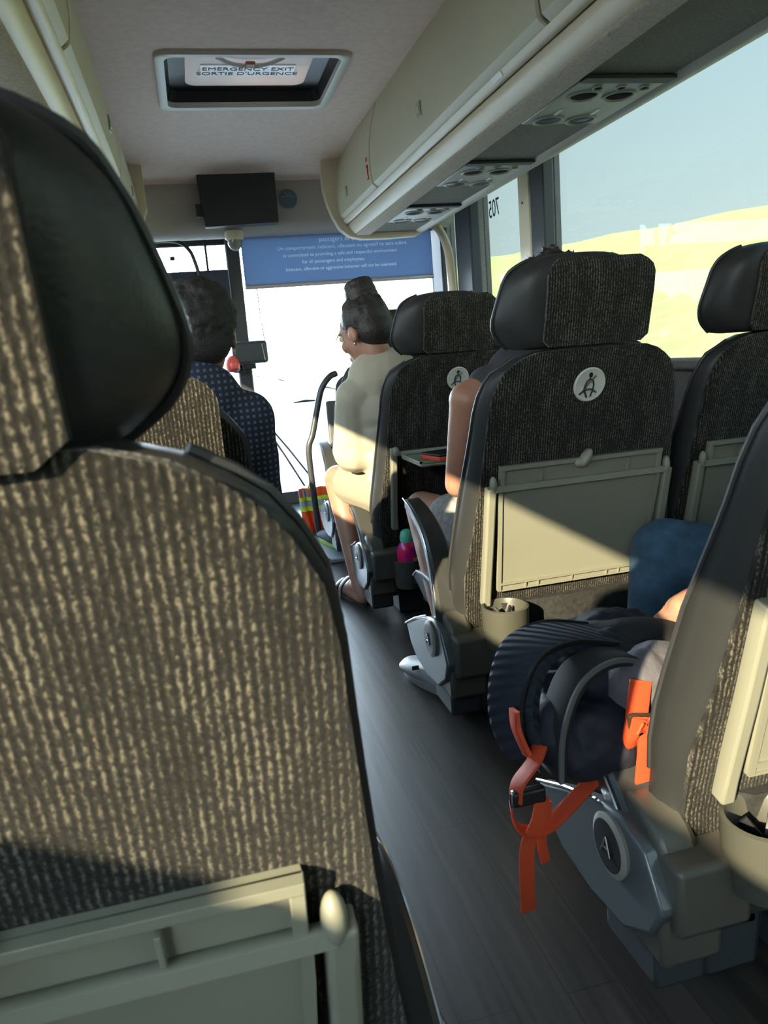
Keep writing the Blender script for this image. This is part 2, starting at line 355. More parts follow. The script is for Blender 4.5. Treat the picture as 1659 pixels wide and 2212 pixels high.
# front: bulkhead over the windscreen, lower front wall, posts, glass
bk = MB(); prof = [(4.745, 1.87), (4.765, 1.66), (4.80, 1.605), (4.88, 1.585), (5.02, 1.60), (5.12, 1.66), (5.12, 2.15), (4.76, 2.15)]
struct(bk.loft([[(x, a, b) for a, b in prof] for x in (XL, -.2, .35, .9, XR)]).build('wall_front', mat('bulkhead plastic', (0.42, 0.385, 0.36), .6), sharp=50))
struct(MB().box(XL, XR, YF, YF + .12, -.5, -.02).build('wall_front_lower', mat('front panel', (.10, .10, .10), .6), smooth=False))
struct(MB().box(XL, XR, YF - .004, YF + .004, -.02, 1.68).build('window_6', CLEAR, smooth=False))
struct(MB().tube([(.325, YF - .04, -.05), (.325, YF - .05, .7), (.33, YF - .06, 1.70)], 0, flat=(.043, .03), up=(1, 0, 0)).build('trim_6', DARK))
struct(MB().box(XL, .29, YF - .05, YF - .01, 1.575, 1.66).build('trim_7', DARK, bevel=.006))
struct(MB().box(.29, XR, YF - .05, YF - .01, 1.60, 1.7).build('trim_8', DARK, bevel=.006))
struct(MB().box(XR - .05, XR, YF - .03, YF + .02, -.1, 1.7).build('trim_9', DARK, bevel=.006))

# ------------------------------------------------------------------ outside
GR = mat('dry grass', (0.96, 0.80, 0.30), 0.9, noise=(.35, .18))
struct(MB().box(-200, 200, -200, 300, -1.6, -1.5).build('ground_outside', mat('asphalt and verge', (0.30, 0.30, 0.28), .9, noise=(.5, .1)), smooth=False))
hl = MB(); nx, ny = 18, 60; vs = []
for j in range(ny):
    for i in range(nx):
        x = 9 + i * 4; y = -60 + j * 6
        u = min(1, max(0, (x - 9) / 63)); k = u ** 1.25
        vs.append((x, y, -1.5 + k * (10.8 + .062 * y) + .2 * sin(x * .35 + y * .21)))
fs = [(j * nx + i, j * nx + i + 1, (j + 1) * nx + i + 1, (j + 1) * nx + i) for j in range(ny - 1) for i in range(nx - 1)]
struct(hl.add(vs, fs).build('hill_outside', GR))

# ------------------------------------------------------------------ seats
RP = [(-.02, -.015), (.12, -.02), (.20, -.02), (.27, -.035), (.40, -.07), (.56, -.11), (.72, -.15), (.83, -.19), (.95, -.222), (1.04, -.235)]
HW = [(.05, .27), (.30, .28), (.40, .265), (.5, .253), (.62, .242), (.70, .236), (.755, .226), (.79, .205), (.815, .175), (.83, .13), (.835, .05)]
def rear(z): return interp(RP, z)
def decal(parent, x, z, r=.038):
    y = rear(z) - .012; sl = (rear(z + .05) - rear(z - .05)) / .1
    e = MB(); n = 32
    def P(a, b, d): return (x + a, y + sl * b - d, z + b)
    e.loft([[P(r * q * cos(2 * pi * k / n), r * q * sin(2 * pi * k / n), d) for k in range(n)] for q, d in ((1, -.004), (1, .0), (.93, .002), (.90, .001), (.02, .001))])
    d_ = e.build('seat_belt_badge', mat('pale grey vinyl', (0.50, 0.50, 0.45), .5), parent)
    s = MB()
    def stroke(pts, w):
        s.tube([P(a * r, b * r, .0025) for a, b in pts], 0, flat=(w * r, .0006), up=(.3, 0, .9))
    hd = [P(r * (-.05 + .12 * cos(2 * pi * k / 16)), r * (.56 + .15 * sin(2 * pi * k / 16)), .0022) for k in range(16)]
    hd2 = [(a, b - .0012, c_) for a, b, c_ in hd]; s.loft([hd, hd2])
    W_ = .055
    stroke([(-.05, .45), (-.05, .30)], .07)
    stroke([(-.05, .33), (-.25, .22), (-.33, -.05), (-.38, -.35)], W_)
    stroke([(-.05, .33), (.12, .28), (.22, 0), (.20, -.30), (.12, -.62), (.06, -.72)], W_)
    stroke([(.31, .50), (-.10, .12), (-.38, -.28)], W_)
    stroke([(-.66, -.55), (-.38, -.33), (-.1, -.27), (.2, -.3), (.45, -.5)], W_)
    stroke([(-.33, -.33), (-.24, -.55), (-.15, -.74)], W_)
    s.build('pictogram', BLK, d_)
def tray_closed(parent, tz=0):
    t = empty('tray_table', (0, -tz * .27, tz)); t.parent = parent
    def bar(x0, x1, z0, z1, d0, d1, b, xn=2):
        k = 8; rs = []
        for i in range(k + 1):
            z = z0 + (z1 - z0) * i / k; y = rear(z)
            w = 1 - .05 * max(0, (.5 - z) / .25)
            rs.append([(x0 * w, y - d0, z), (x1 * w, y - d0, z), (x1 * w, y - d1, z), (x0 * w, y - d1, z)])
        b.loft(rs)
    b = MB(); bar(-.207, .207, .265, .530, .006, .018, b); pn = b.build('tray_panel', PLA, t, bevel=.005, sharp=30)
    b = MB(); bar(-.207, -.198, .268, .528, .018, .023, b); bar(.198, .207, .268, .528, .018, .023, b)
    bar(-.198, .198, .283, .289, .018, .023, b); bar(-.2, .2, .266, .271, .018, .021, b)
    for x in (-.13, -.095, .0, .10, .135): bar(x - .0018, x + .0018, .268, .284, .018, .023, b)
    b.build('rim', PLA, pn, sharp=30)
    b = MB(); bar(-.205, .205, .535, .588, .004, .014, b); bar(-.205, .205, .578, .588, .014, .025, b); bar(-.205, -.195, .537, .58, .014, .024, b); bar(.195, .205, .537, .58, .014, .024, b)
    for x in (-.105, .115): bar(x - .002, x + .002, .545, .572, .014, .026, b)
    b.build('upper_lip', PLA, t, bevel=.004, sharp=30)
    b = MB(); z = .535; y = rear(z) - .022
    b.tube([(-.222, y, z), (.222, y, z)], 0, flat=(.0075, .005), up=(0, 0, 1)); b.ell((-.222, y - .001, z + .012), (.009, .010, .020)); b.ell((.222, y - .001, z + .012), (.009, .010, .020))
    b.build('hinge_bar', PLA, t)
    for s in (-1, 1):
        b = MB(); pts = [(s * .226, rear(z) - .012, z) for z in (.54, .5, .45, .4, .36, .31, .27, .235)]
        b.tube(pts, 0, flat=(.011, .012), up=(1, 0, 0)); b.build('side_frame', PLA, t, bevel=.003)
    b = MB(); b.ell((.0, rear(.59) - .028, .588), (.012, .016, .024), Matrix.Rotation(radians(35), 3, 'Y')); b.ell((-.008, rear(.59) - .024, .578), (.018, .012, .013)); b.build('latch', PLA, t)
def tray_open(parent):
    t = empty('tray_table'); t.parent = parent
    zt = .505; y1 = rear(.5) - .03
    b = MB(); b.box(-.205, .205, y1 - .235, y1, zt - .012, zt); pn = b.build('tray_panel', PLA, t, bevel=.006)
    b = MB(); b.box(-.205, .205, y1 - .235, y1 - .228, zt, zt + .006); b.box(-.205, -.198, y1 - .235, y1, zt, zt + .006); b.box(.198, .205, y1 - .235, y1, zt, zt + .006); b.build('rim', PLA, pn)
    b = MB(); b.tube([(-.222, y1 + .004, zt + .006), (.222, y1 + .004, zt + .006)], .009); b.ell((-.222, y1, zt + .014), (.012, .014, .018)); b.build('hinge_bar', PLA, t)
    for s in (-1, 1):
        b = MB(); pts = [(s * .226, rear(z) - .012, z) for z in (.53, .5, .45, .4, .36, .31, .27, .235)]
        b.tube(pts, 0, flat=(.011, .012), up=(1, 0, 0)); b.build('side_frame', PLA, t, bevel=.003)
def cup_holder(parent, x, z=.235):
    y = rear(z) - .062; b = MB(); n = 28; rs = []
    for r, h in ((.050, -.10), (.056, -.05), (.0575, 0), (.052, .002), (.049, -.004), (.046, -.05), (.042, -.092), (.01, -.094)):
        rs.append([(x + r * cos(2 * pi * k / n), y + r * sin(2 * pi * k / n), z + h) for k in range(n)])
    b.loft(rs); b.box(x - .02, x + .02, y + .05, rear(z) + .01, z - .07, z - .01)
    h = b.build('cup_holder', mat('dark taupe plastic', (0.065, 0.064, 0.05), .45), parent)
    b = MB()
    for a in (.7, 2.4): b.tube([(x + .03 * cos(a), y + .03 * sin(a), z - .012), (x + .012 * cos(a), y + .012 * sin(a), z - .03), (x + .01 * cos(a + .5), y + .012 * sin(a), z - .07)], 0, flat=(.008, .002))
    b.build('spring_flap', BLK, h)
def armrest(parent, s, ang):
    base = [(0, .0), (.015, .085), (.05, .17), (.11, .235), (.20, .272), (.29, .29)]
    a = radians(ang); pts = [(s * .300, .03 + y * cos(a) + z * sin(a), .145 - y * sin(a) + z * cos(a)) for y, z in base]
    pts = smoothpath(pts, 5); n = len(pts); rings = []
    for i, p in enumerate(pts):
        t = (pts[min(i + 1, n - 1)] - pts[max(i - 1, 0)]).normalized(); nr = Vector((0, -t.z, t.y)); u = i / (n - 1)
        h = .030 * (1 - u) + .013 * u; w = .034 * (1 - .35 * u)
        if i == n - 1: h *= .6; w *= .7
        rings.append([p + Vector((q * w, 0, 0)) + nr * (k * h) for q, k in ((-1, -.8), (-.8, -1), (.8, -1), (1, -.8), (1, .75), (.8, 1), (-.8, 1), (-1, .75))])
    ar = MB().loft(rings).build('armrest', PLD, parent, sharp=32)
    rail = [p + Vector((s * .036 * (1 - .35 * i / (n - 1)), 0, 0)) + Vector((0, -(pts[min(i + 1, n - 1)] - pts[max(i - 1, 0)]).normalized().z, (pts[min(i + 1, n - 1)] - pts[max(i - 1, 0)]).normalized().y)) * .012 for i, p in enumerate(pts)]
    MB().tube(rail, .0028, 6).build('bright_edge', CHR, ar)
def pedestal(parent, s):
    p = empty('pedestal'); p.parent = parent
    poly = [(.305, .082), (.27, .035), (.22, .008), (.12, -.004), (.02, .006), (-.05, .05), (-.075, .10), (-.03, .17), (.03, .185), (.09, .172), (.2, .13)]
    MB().prism(poly, s * .318, s * .345).build('side_panel', mat('pale grey side panel', (0.105, 0.120, 0.126), .3, .2), p, bevel=.006)
    b = MB(); b.tube([(s * .346, .307, .084), (s * .346, .2, .133), (s * .346, .09, .175)], .003, 6); b.build('bright_edge', CHR, p)
    b = MB(); b.box(s * .21, s * .325, -.085, .03, .06, .165); b.build('housing', PLT, p, bevel=.01)
    b = MB(); b.box(s * .24, s * .335, -.065, .12, .0, .095); b.build('step_cover', PLT, p, bevel=.01)
    b = MB(); b.box(s * .25, s * .33, -.04, .10, -.055, .02); b.box(s * .13, s * .22, 0, .22, FZ, .02); b.box(s * .13, s * .30, 0, .05, -.03, .02); b.build('foot', mat('dark steel foot', (.05, .055, .06), .5, .2), p, bevel=.008)
    b = MB(); b.prism([(.03 + .078 * cos(q), .145 + .062 * sin(q)) for q in [k * pi / 12 for k in range(13)]], s * .262, s * .325); b.build('hub_cover', PLT, p, bevel=.012)
    d = MB(); d.lathe([(.0, 0), (.046, 0), (.048, s * .006), (.040, s * .010), (.0, s * .008)], (s * .345, .045, .128), 32, 'x'); dd = d.build('pivot_ring', mat('ring grey', (.30, .29, .25), .35), p)
    d = MB(); d.lathe([(.0, 0), (.039, 0), (.039, s * .002), (.0, s * .003)], (s * .353, .045, .128), 32, 'x'); d.build('pivot_disc', BLK, dd)
    d = MB()
    for (y, z), (y2, z2) in (((.034, .115), (.045, .144)), ((.045, .144), (.058, .115)), ((.039, .125), (.053, .125))): d.tube([(s * .357, y, z), (s * .357, y2, z2)], .0016, 6)
    d.build('emblem', CHR, dd)
def headrest(parent, name='headrest', zo=0, k=1.0, hx=0, fx=0, sz=1.0, fk=1.0):
    zo_ = zo; Z = lambda z: .832 + (z - .832) * sz + zo_
    wt = [(.832, .125), (.85, .155), (.875, .173), (.90, .176), (.925, .171), (.95, .164), (.975, .156), (1.0, .142), (1.015, .118), (1.026, .085), (1.03, .05)]
    def ring(z, w, dep):
        y = rear(z); f = min(.122, w * .78)
        rp = [(-f, y), (0, y - .004), (f, y), (f + (w - f) * .55, y + .022), (w, y + .06), (w, y + .085), (w * .93, y + .10), (f * .8, y + .088), (0, y + .078)]
        pts = rp + [(-x, yy) for x, yy in rp[::-1] if x > 1e-6 and (x, yy) not in ((f, y),)]
        cy = y + .045
        return [(x * k + hx, cy + (yy - cy) * dep, Z(z)) for x, yy in pts]
    rs = []
    zs = [.832, .842, .86, .88, .90, .92, .94, .958, .975, .99, 1.005, 1.016, 1.024, 1.03]
    for z in zs:
        dep = 1.0 if z < .985 else math.sqrt(max(.02, 1 - ((z - .985) / .047) ** 2))
        if z < .842: dep = .8
        rs.append(ring(z, interp(wt, z), dep))
    h = MB().loft(rs).build(name, LEA, parent, sharp=60, sub=1)
    # fabric face on the rear, ribs running up and down
    b = MB(); rr = []
    for z in [.836, .85, .88, .92, .95, .98, .995, 1.006, 1.016]:
        y = rear(z) - .006 + (0 if z < .985 else .045 * (1 - math.sqrt(max(.02, 1 - ((z - .985) / .044) ** 2))))
        w = min(.124, interp(wt, z) * .82) * fk
        front = [(x * w * k + fx, y - .003 * (1 - x * x), Z(z)) for x in (-1, -.9, -.5, 0, .5, .9, 1)]
        rr.append(front + [(x * w * k + fx, y + .012, Z(z)) for x in (1, 0, -1)])
    b.loft(rr).build('headrest_panel', FAB, h, sharp=50)
    for s in (-1, 1):
        pts = [(s * interp(wt, z) * k + hx, rear(z) + .075 + (0 if z < .985 else -.02 * (z - .985) / .045), Z(z)) for z in [.84, .86, .88, .90, .92, .94, .96, .98, 1.0, 1.015, 1.024]]
        MB().tube(smoothpath(pts, 3), .0042, 8).build('piping', LEA2, h)
def seat(name, label, X, Y, arm=None, ang=38, tray='closed', cup=True, badge=True, head=True, cush=True, hz=0, hs=1.0, hk=1.0, hx=-.033, fx=.004, fk=1.0, tz=-.008, cz=0, bl=.014, hw=0):
    t = empty(name, (X, Y, 0)); tag(t, label, 'bus seat', 'coach seats')
    rings = []
    zz = [.02, .08, .14, .20, .25, .30, .35, .40, .45, .5, .55, .6, .65, .70, .74, .77, .79, .805, .818, .828, .836]
    for z in zz:
        y = rear(z) + .006; w = interp(HW, z) + hw * min(1, max(0, (.80 - z) / .06))
        d = .8 if z > .83 else 1
        sd = interp([(.0, .05), (.27, .055), (.37, .078), (.5, .075), (.67, .045), (.83, .035)], z)
        rp = [(0, y), (w - .006, y), (w + .003, y + .008), (w + bl if z < .8 else w + .003, y + sd * .6), (w + bl if z < .8 else w + .002, y + sd), (w - .03, y + sd + .05), (w * .6, y + sd + .045), (0, y + sd + .035)]
        pts = rp + [(-x, yy) for x, yy in rp[::-1] if x > 1e-6]
        rings.append([(x, yy, z) for x, yy in pts])
    bk_ = MB().loft(rings).build('backrest', LEA, t, sharp=50)
    rr = []
    for z in zz[2:-1]:
        y = rear(z) - .004; w = interp(HW, z) - .004 + hw * min(1, max(0, (.80 - z) / .06))
        front = [(x * w, y + (.004 if abs(x) == 1 else 0), z) for x in (-1, -.97, -.8, -.4, 0, .4, .8, .97, 1)]
        rr.append(front + [(w, y + .012, z), (0, y + .012, z), (-w, y + .012, z)])
    MB().loft(rr).build('back_panel', FAB, bk_, sharp=60)
    for s in (-1, 1):
        pts = []
        for z in zz[4:-2]:
            sd = interp([(.0, .05), (.27, .055), (.37, .078), (.5, .075), (.67, .045), (.83, .035)], z); w = interp(HW, z) + hw * min(1, max(0, (.80 - z) / .06))
            pts.append((s * (w + (bl + .001 if z < .8 else .004)), rear(z) + .006 + sd, z))
        MB().tube(pts, .0045, 8).build('piping', LEA2, bk_)
    if head: headrest(t, zo=hz, k=hk, hx=hx, fx=fx, sz=hs, fk=fk)
    if cush:
        cu = MB(); rs = []
        for y, h, d in ((.03, .20, .10), (.05, .222, .10), (.2, .215, .09), (.38, .225, .09), (.46, .215, .09), (.495, .19, .11), (.505, .16, .13)):
            rs.append([(x, y, d if kk == 0 else h - (.03 if abs(x) > .2 else (.004 if abs(x) > .1 else .0))) for kk, x in [(0, -.24), (1, -.262), (1, -.2), (1, 0), (1, .2), (1, .262), (0, .24)]])
        cu.loft(rs).build('seat_cushion', mat('grey leatherette', (.06, .06, .063), .4), t, sharp=50)
        for q_ in (-.262, .262): MB().tube([(q_, .05, .194), (q_, .38, .196), (q_, .46, .186), (q_, .5, .162)], .004, 6).build('cushion_piping', mat('light piping', (.5, .5, .5), .4), t)
        MB().box(-.22, .22, .04, .44, .02, .10).build('seat_frame', BLK, t, bevel=.01)
    if tray == 'closed': tray_closed(t, tz)
    elif tray == 'open': tray_open(t)
    if cup: cup_holder(t, -.195, .235 + cz)
    if badge: decal(t, .0, .748)
    if tray:
        b = MB(); b.loft([[(x, rear(z) - dd, z) for x, dd in ((-.2, .005), (-.18, .022), (0, .03), (.18, .022), (.2, .005), (.2, .0), (-.2, .0))] for z in (.03, .1, .17, .225)]); b.build('net_pocket', NET, t)
    if arm:
        armrest(t, arm, ang); pedestal(t, arm)
    else:
        b = MB(); b.box(-.18, .18, .1, .2, FZ, .03); b.build('foot', BLK, t, bevel=.01); t.scale = (.90, 1, 1)
    return t
XA, XW = .853, 1.375
L1 = seat('bus_seat', 'ribbed brown seat back filling the left foreground, grey tray table at its bottom', -.178, .55, 1, 38, badge=False, cup=False, hz=-.014, hs=.86, hx=.0, fx=-.001, fk=1.0, tz=-.043, bl=.002, hw=.007)
L2 = seat('bus_seat', 'ribbed seat just ahead of the large foreground seat, person in checked shirt in it', -.180, 1.44, 1, 38, badge=False, cup=False, head=False, tray=None, bl=.0, hw=.018)
headrest(L2, zo=-.175, k=.80, hx=.075, fx=.088, sz=1.0, fk=1.25)
R1 = seat('bus_seat', 'seat at the right edge of the frame beside the navy backpack, big cup holder behind', XA, .86, -1, 38, badge=True, cz=-.015)
R2 = seat('bus_seat', 'dark seat with round badge and closed tray table lit by a triangle of sun', XA, 1.75, -1, 0)
R3 = seat('bus_seat', 'seat with round badge and open tray table, behind the woman in the beige T-shirt', XA, 2.64, -1, 38, tray='open', cz=-.105)
R4 = seat('bus_seat', 'frontmost right aisle seat beside the grab rail, mostly hidden by the woman in beige', XA + .03, 3.52, -1, 0)
seat('bus_seat', 'window seat behind the person in jeans, at the far right edge', XW, .86, hx=-.065, fx=-.02)
seat('bus_seat', 'window seat at the right edge with rounded headrest against the bright grassy window', XW, 1.75, hx=-.065, fx=-.02)
seat('bus_seat', 'window seat whose headrest edge peeks out behind the badge seat with the sunlit tray', XW, 2.64, hx=-.065, fx=-.02)
seat('bus_seat', 'front window seat beside the small numbered window, hidden behind other seats', XW, 3.52, hx=-.065, fx=-.02)

# ------------------------------------------------------------------ overhead bins
BP = [(.955, 1.966), (.940, 1.92), (.920, 1.86), (.908, 1.79), (.902, 1.72), (.903, 1.66), (.910, 1.612), (.917, 1.604)]
def bin_(side, y0, y1, label, latch=True, lat_y=None):
    fx = (lambda x: x) if side > 0 else (lambda x: 2 * BX - x)
    t = empty('overhead_bin', (fx(.95), (y0 + y1) / 2, 1.6)); tag(t, label, 'overhead bin', 'overhead bins')
    ox, oy, oz = t.location
    def ring(y, ins=0):
        p = BP + [(.938, 1.588), (.97, 1.60), (1.0, 1.966)]
        return [(fx(a + ins) - ox, y - oy, b - oz) for a, b in p]
    g = .0075
    MB().loft([ring(y0 + g, .006), ring(y0 + g + .006), ring(y1 - g - .006), ring(y1 - g, .006)]).build('bin_door', CREAM, t, sharp=30)
    if latch:
        y = lat_y or (y0 + y1) / 2 + .1
        q = MB(); q.loft([[(fx(a) - ox, y + d - oy, z - oz) for a, z in ((.899, 1.665), (.8965, 1.69), (.8965, 1.715), (.905, 1.715), (.905, 1.665))] for d in (-.024, .024)])
        l = q.build('latch', mat('latch grey', (.36, .34, .27), .4), t, bevel=.002)
        q = MB(); q.loft([[(fx(a) - ox, y + d - oy, z - oz) for a, z in ((.896, 1.678), (.8945, 1.70), (.90, 1.70), (.90, 1.678))] for d in (-.013, .013)]); q.build('latch_button', mat('latch pale', (.5, .48, .40), .35), l)
    return t
bin_(1, 3.66, 4.52, 'short front bin on the right with red sticker, beside the curved end cap', lat_y=4.22)
bin_(1, 1.885, 3.66, 'long cream bin on the right with square latch, above the middle seats', lat_y=2.86)
bin_(1, -.2, 1.885, 'cream bin at the top right corner of the frame beyond the dark seam')
bin_(-1, 2.06, 3.4, 'cream bin on the left above the large foreground headrest, with dark latch', lat_y=2.98)
bin_(-1, -.2, 2.06, 'cream bin at the top left corner of the frame, cut by its dark seam')
bin_(-1, 3.4, 4.52, 'front bin on the left, narrow sliver meeting the front bulkhead')
for side in (1, -1):
    fx = (lambda x: x) if side > 0 else (lambda x: 2 * BX - x)
    sd = 'right' if side > 0 else 'left'
    # dark bin housing showing through the seams between the doors
    struct(MB().loft([[(fx(a + .014), y, b) for a, b in BP + [(.99, 1.60), (1.0, 1.96)]] for y in (YB, 4.53)]).build('trim_1%d' % (0 if side > 0 else 1), DARK))
    t = empty('overhead_rail', (fx(1.1), 2, 1.55)); tag(t, 'cream rail with carpeted underside running below the %s bins' % sd, 'overhead rail')
    ox, oy, oz = t.location
    def ex(name, prof, material, y0=YB, y1=4.50, par=t, **k):
        return MB().loft([[(fx(a) - ox, y - oy, b - oz) for a, b in prof] for y in (y0, y1)]).build(name, material, par, **k)
    ex('upper_channel', [(.926, 1.588), (.934, 1.574), (.946, 1.568), (.956, 1.572), (.985, 1.60), (.945, 1.60)], CREAM2, sharp=60)
    ex('light_channel', [(.956, 1.566), (.962, 1.545), (.978, 1.524), (.998, 1.512), (1.03, 1.52), (1.03, 1.60), (.985, 1.60)], CREAM2, sharp=60)
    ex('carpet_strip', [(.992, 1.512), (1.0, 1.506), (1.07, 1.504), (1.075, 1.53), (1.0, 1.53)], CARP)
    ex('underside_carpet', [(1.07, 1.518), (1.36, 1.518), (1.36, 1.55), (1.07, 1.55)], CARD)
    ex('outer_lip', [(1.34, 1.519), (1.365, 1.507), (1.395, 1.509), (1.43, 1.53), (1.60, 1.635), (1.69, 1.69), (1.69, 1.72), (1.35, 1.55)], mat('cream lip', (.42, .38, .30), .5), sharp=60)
    # rounded end cap
    if side > 0:
        q = MB(); outer = [(.835, 1.93), (.828, 1.85), (.832, 1.76), (.85, 1.68), (.875, 1.61), (.91, 1.545), (.96, 1.505), (1.03, 1.488), (1.2, 1.486), (1.36, 1.492), (1.42, 1.52), (1.62, 1.66), (1.62, 1.93)]
        inn = [(a + (1.15 - a) * .06, b + (1.75 - b) * .07) for a, b in outer]
        q.loft([[(fx(a) - ox, 4.50 - oy, b - oz) for a, b in inn], [(fx(a) - ox, 4.50 - oy, b - oz) for a, b in outer], [(fx(a) - ox, 4.56 - oy, b - oz) for a, b in outer], [(fx(a) - ox, 4.62 - oy, b - oz) for a, b in inn]])
        q.build('end_cap', CREAM2, t, sharp=35)
    else:
        ex('end_cap', [(.86, 1.93), (.86, 1.7), (.93, 1.53), (1.2, 1.49), (1.6, 1.6), (1.6, 1.93)], CREAM2, 4.52, 4.6)
# white label, red sticker
tag(MB().loft([[(.9240, y, 1.5875), (.9325, y, 1.5725), (.9345, y, 1.5738), (.926, y, 1.5885)] for y in (2.17, 2.24)]).build('label_sticker', WHITE, bevel=.0008), 'small white label stuck on the rail under the right bins', 'label')
rs_ = MB()
for z0, z1, y0, y1 in ((1.64, 1.66, 3.705, 3.712), (1.662, 1.70, 3.705, 3.712), (1.694, 1.702, 3.705, 3.73), (1.64, 1.647, 3.712, 3.735), (1.72, 1.735, 3.71, 3.73)):
    rs_.loft([[(interp([(1.604, .917), (1.66, .903), (1.72, .902), (1.79, .908)], z) - d, y, z) for z, y in ((z0, y0), (z0, y1), (z1, y1), (z1, y0))] for d in (.0045, -.002)])
tag(rs_.build('red_sticker', RED), 'red printed sticker on the front right bin near its seam', 'sticker')
# passenger service panels
def psu(x0, y0, y1, label):
    t = empty('reading_light_panel', (1.2, (y0 + y1) / 2, 1.515)); tag(t, label, 'overhead panel', 'passenger panels under the right bins')
    w = .115; L_ = (y1 - y0) / 2; P = mat('panel grey', (.36, .34, .29), .45)
    MB().box(-w, w + .03, -L_, L_, -.006, .004).build('panel', P, t, bevel=.003)
    MB().box(-w, w + .035, -L_ - .03, -L_ + .012, -.010, .0).build('speaker_slot', mat('slot', (.02, .022, .024), .6), t, bevel=.002)
    def disc(nm, x, y, r, m1, rim=True):
        q = MB(); q.lathe([(r * 1.12, .001), (r * 1.12, -.010), (r, -.0115), (r * .96, -.004), (0, -.004)], (x, y, 0), 24); a = q.build(nm + '_rim', P, t)
        q = MB(); q.lathe([(0, -.0045), (r * .93, -.0045), (r * .8, -.007), (0, -.009)], (x, y, 0), 24); q.build(nm, m1, a)
    G = mat('vent black', (.008, .009, .010), .9, spec=.1)
    for x in (-.045, .065): disc('air_vent', x, -L_ + .12, .043, G); disc('reading_lamp', x, L_ - .045, .043, mat('lamp lens', (.012, .013, .015), .4, spec=.2))
    for x in (-.02, .05, .12): disc('button', x - .02, -L_ + .05, .014, G)
    for x in (-.05, .07): MB().box(x - .004, x + .004, L_ - .15, L_ - .10, -.009, -.005).build('marker', WHITE, t)
psu(1.1, 2.01, 2.40, 'reading light panel nearest the camera under the right bins')
psu(1.1, 2.90, 3.27, 'middle of the three reading light panels under the right bins')
psu(1.1, 3.73, 4.12, 'farthest reading light panel, next to the curved end of the right bins')

# ------------------------------------------------------------------ roof hatch
t = empty('roof_hatch', ((HX0 + HX1) / 2, (HY0 + HY1) / 2, 1.965)); tag(t, 'white framed emergency roof hatch in the ceiling', 'roof hatch')
def rrect(hx, hy, r, n=6):
    out = []
    for cx_, cy_, a0 in ((hx - r, hy - r, 0), (-hx + r, hy - r, 90), (-hx + r, -hy + r, 180), (hx - r, -hy + r, 270)):
        for k in range(n + 1):
            a = radians(a0 + 90 * k / n); out.append((cx_ + r * cos(a), cy_ + r * sin(a)))
    return out
hx, hy = (HX1 - HX0) / 2, (HY1 - HY0) / 2
A = rrect(hx + .032, hy + .032, .05); B = rrect(hx - .004, hy - .004, .04); C2 = rrect(hx - .02, hy - .02, .05); D2 = rrect(hx - .085, hy - .08, .05)
MB().loft([[(x, y, .002) for x, y in A], [(x, y, -.010) for x, y in A], [(x * .99, y * .99, -.014) for x, y in A], [(x, y, -.012) for x, y in B], [(x, y, .01) for x, y in B]], cap=False).build('frame', WHITE, t, sharp=50)
MB().loft([[(x, y, .01) for x, y in B], [(x, y, .05) for x, y in C2], [(x, y, .056) for x, y in D2]], cap=False).build('well', mat('hatch well black', (.02, .021, .025), .35), t, sharp=40)
hl_ = MB().loft([[(x, y, .052) for x, y in D2], [(x, y, .07) for x, y in D2]]).build('hatch_lid', translucent_cloth('hatch lid', (.68, .60, .55), (.16, .14, .13)), t)
MB().box(-.19, .19, .02 - .055, .02 + .06, .047, .052).build('foil_label', mat('silver foil', (.75, .72, .70), .35, .6, bump=(40, .25)), t)
lettering('lettering', 'EMERGENCY EXIT', .046, (0, .018, .0465), (pi, 0, 0), mat('letter grey', (.06, .06, .065), .6), t, sx=1.0)
lettering('lettering', "SORTIE D'URGENCE", .046, (0, .068, .0465), (pi, 0, 0), mat('letter grey', (.06, .06, .065), .6), t, sx=1.0)
q = MB(); q.tube(smoothpath([(-.13, -.13, .044), (-.07, -.085, .036), (0, -.072, .034), (.07, -.085, .036), (.13, -.13, .044)], 5), .008, 8); q.build('handle_bar', WHITE, t)
MB().box(-.02, .02, -.105, -.062, .028, .042).build('release_knob', mat('faded red', (.55, .22, .18), .5), t, bevel=.006)

# ------------------------------------------------------------------ front fittings
t = empty('ceiling_monitor', (.365, 4.66, 1.79)); tag(t, 'dark flat screen hanging from the ceiling on the front bulkhead', 'monitor')
MB().loft([[(-.215, -.02, .15), (.222, -.02, .15), (.222, .07, .165), (-.215, .07, .165)], [(-.195, .0, -.175), (.222, .0, -.165), (.222, .07, -.17), (-.195, .07, -.175)]]).build('housing', mat('monitor plastic', (.022, .022, .026), .5), t, bevel=.006)
MB().box(-.232, .232, -.03, .08, .15, .168).build('top_bracket', BLK, t, bevel=.005)
MB().box(-.235, -.195, .0, .06, -.12, -.05).build('side_box', BLK, t, bevel=.005)
lm = mat('pale lettering', (.40, .40, .42), .5)
lettering('lettering', 'ATTENTION À LA MARCHE', .022, (-.09, -.0235, .118), (pi / 2, 0, 0), lm, t, sx=.75)
lettering('lettering', 'WATCH YOUR STEP', .022, (.12, -.0235, .118), (pi / 2, 0, 0), lm, t, sx=.75)
t = empty('round_sticker', (.664, 4.744, 1.765)); tag(t, 'round blue sticker on the bulkhead right of the screen', 'sticker')
MB().lathe([(0, 0), (.052, 0), (.052, .003), (0, .003)], (0, 0, 0), 32, 'y').build('sticker_face', mat('sticker blue', (.09, .16, .20), .5), t)
q = MB()
q.tube([(-.045, -.0045, .012), (.045, -.0045, .012)], .002, 6); q.tube([(-.02, -.0045, .035), (-.005, -.0045, .018), (.01, -.0045, .032), (.02, -.0045, .022)], .003, 6); q.build('emblem', mat('sticker pale', (.3, .36, .38), .5), t)
t = empty('dome_camera', (.335, 4.82, 1.59)); tag(t, 'small dome camera hanging under the bulkhead', 'camera')
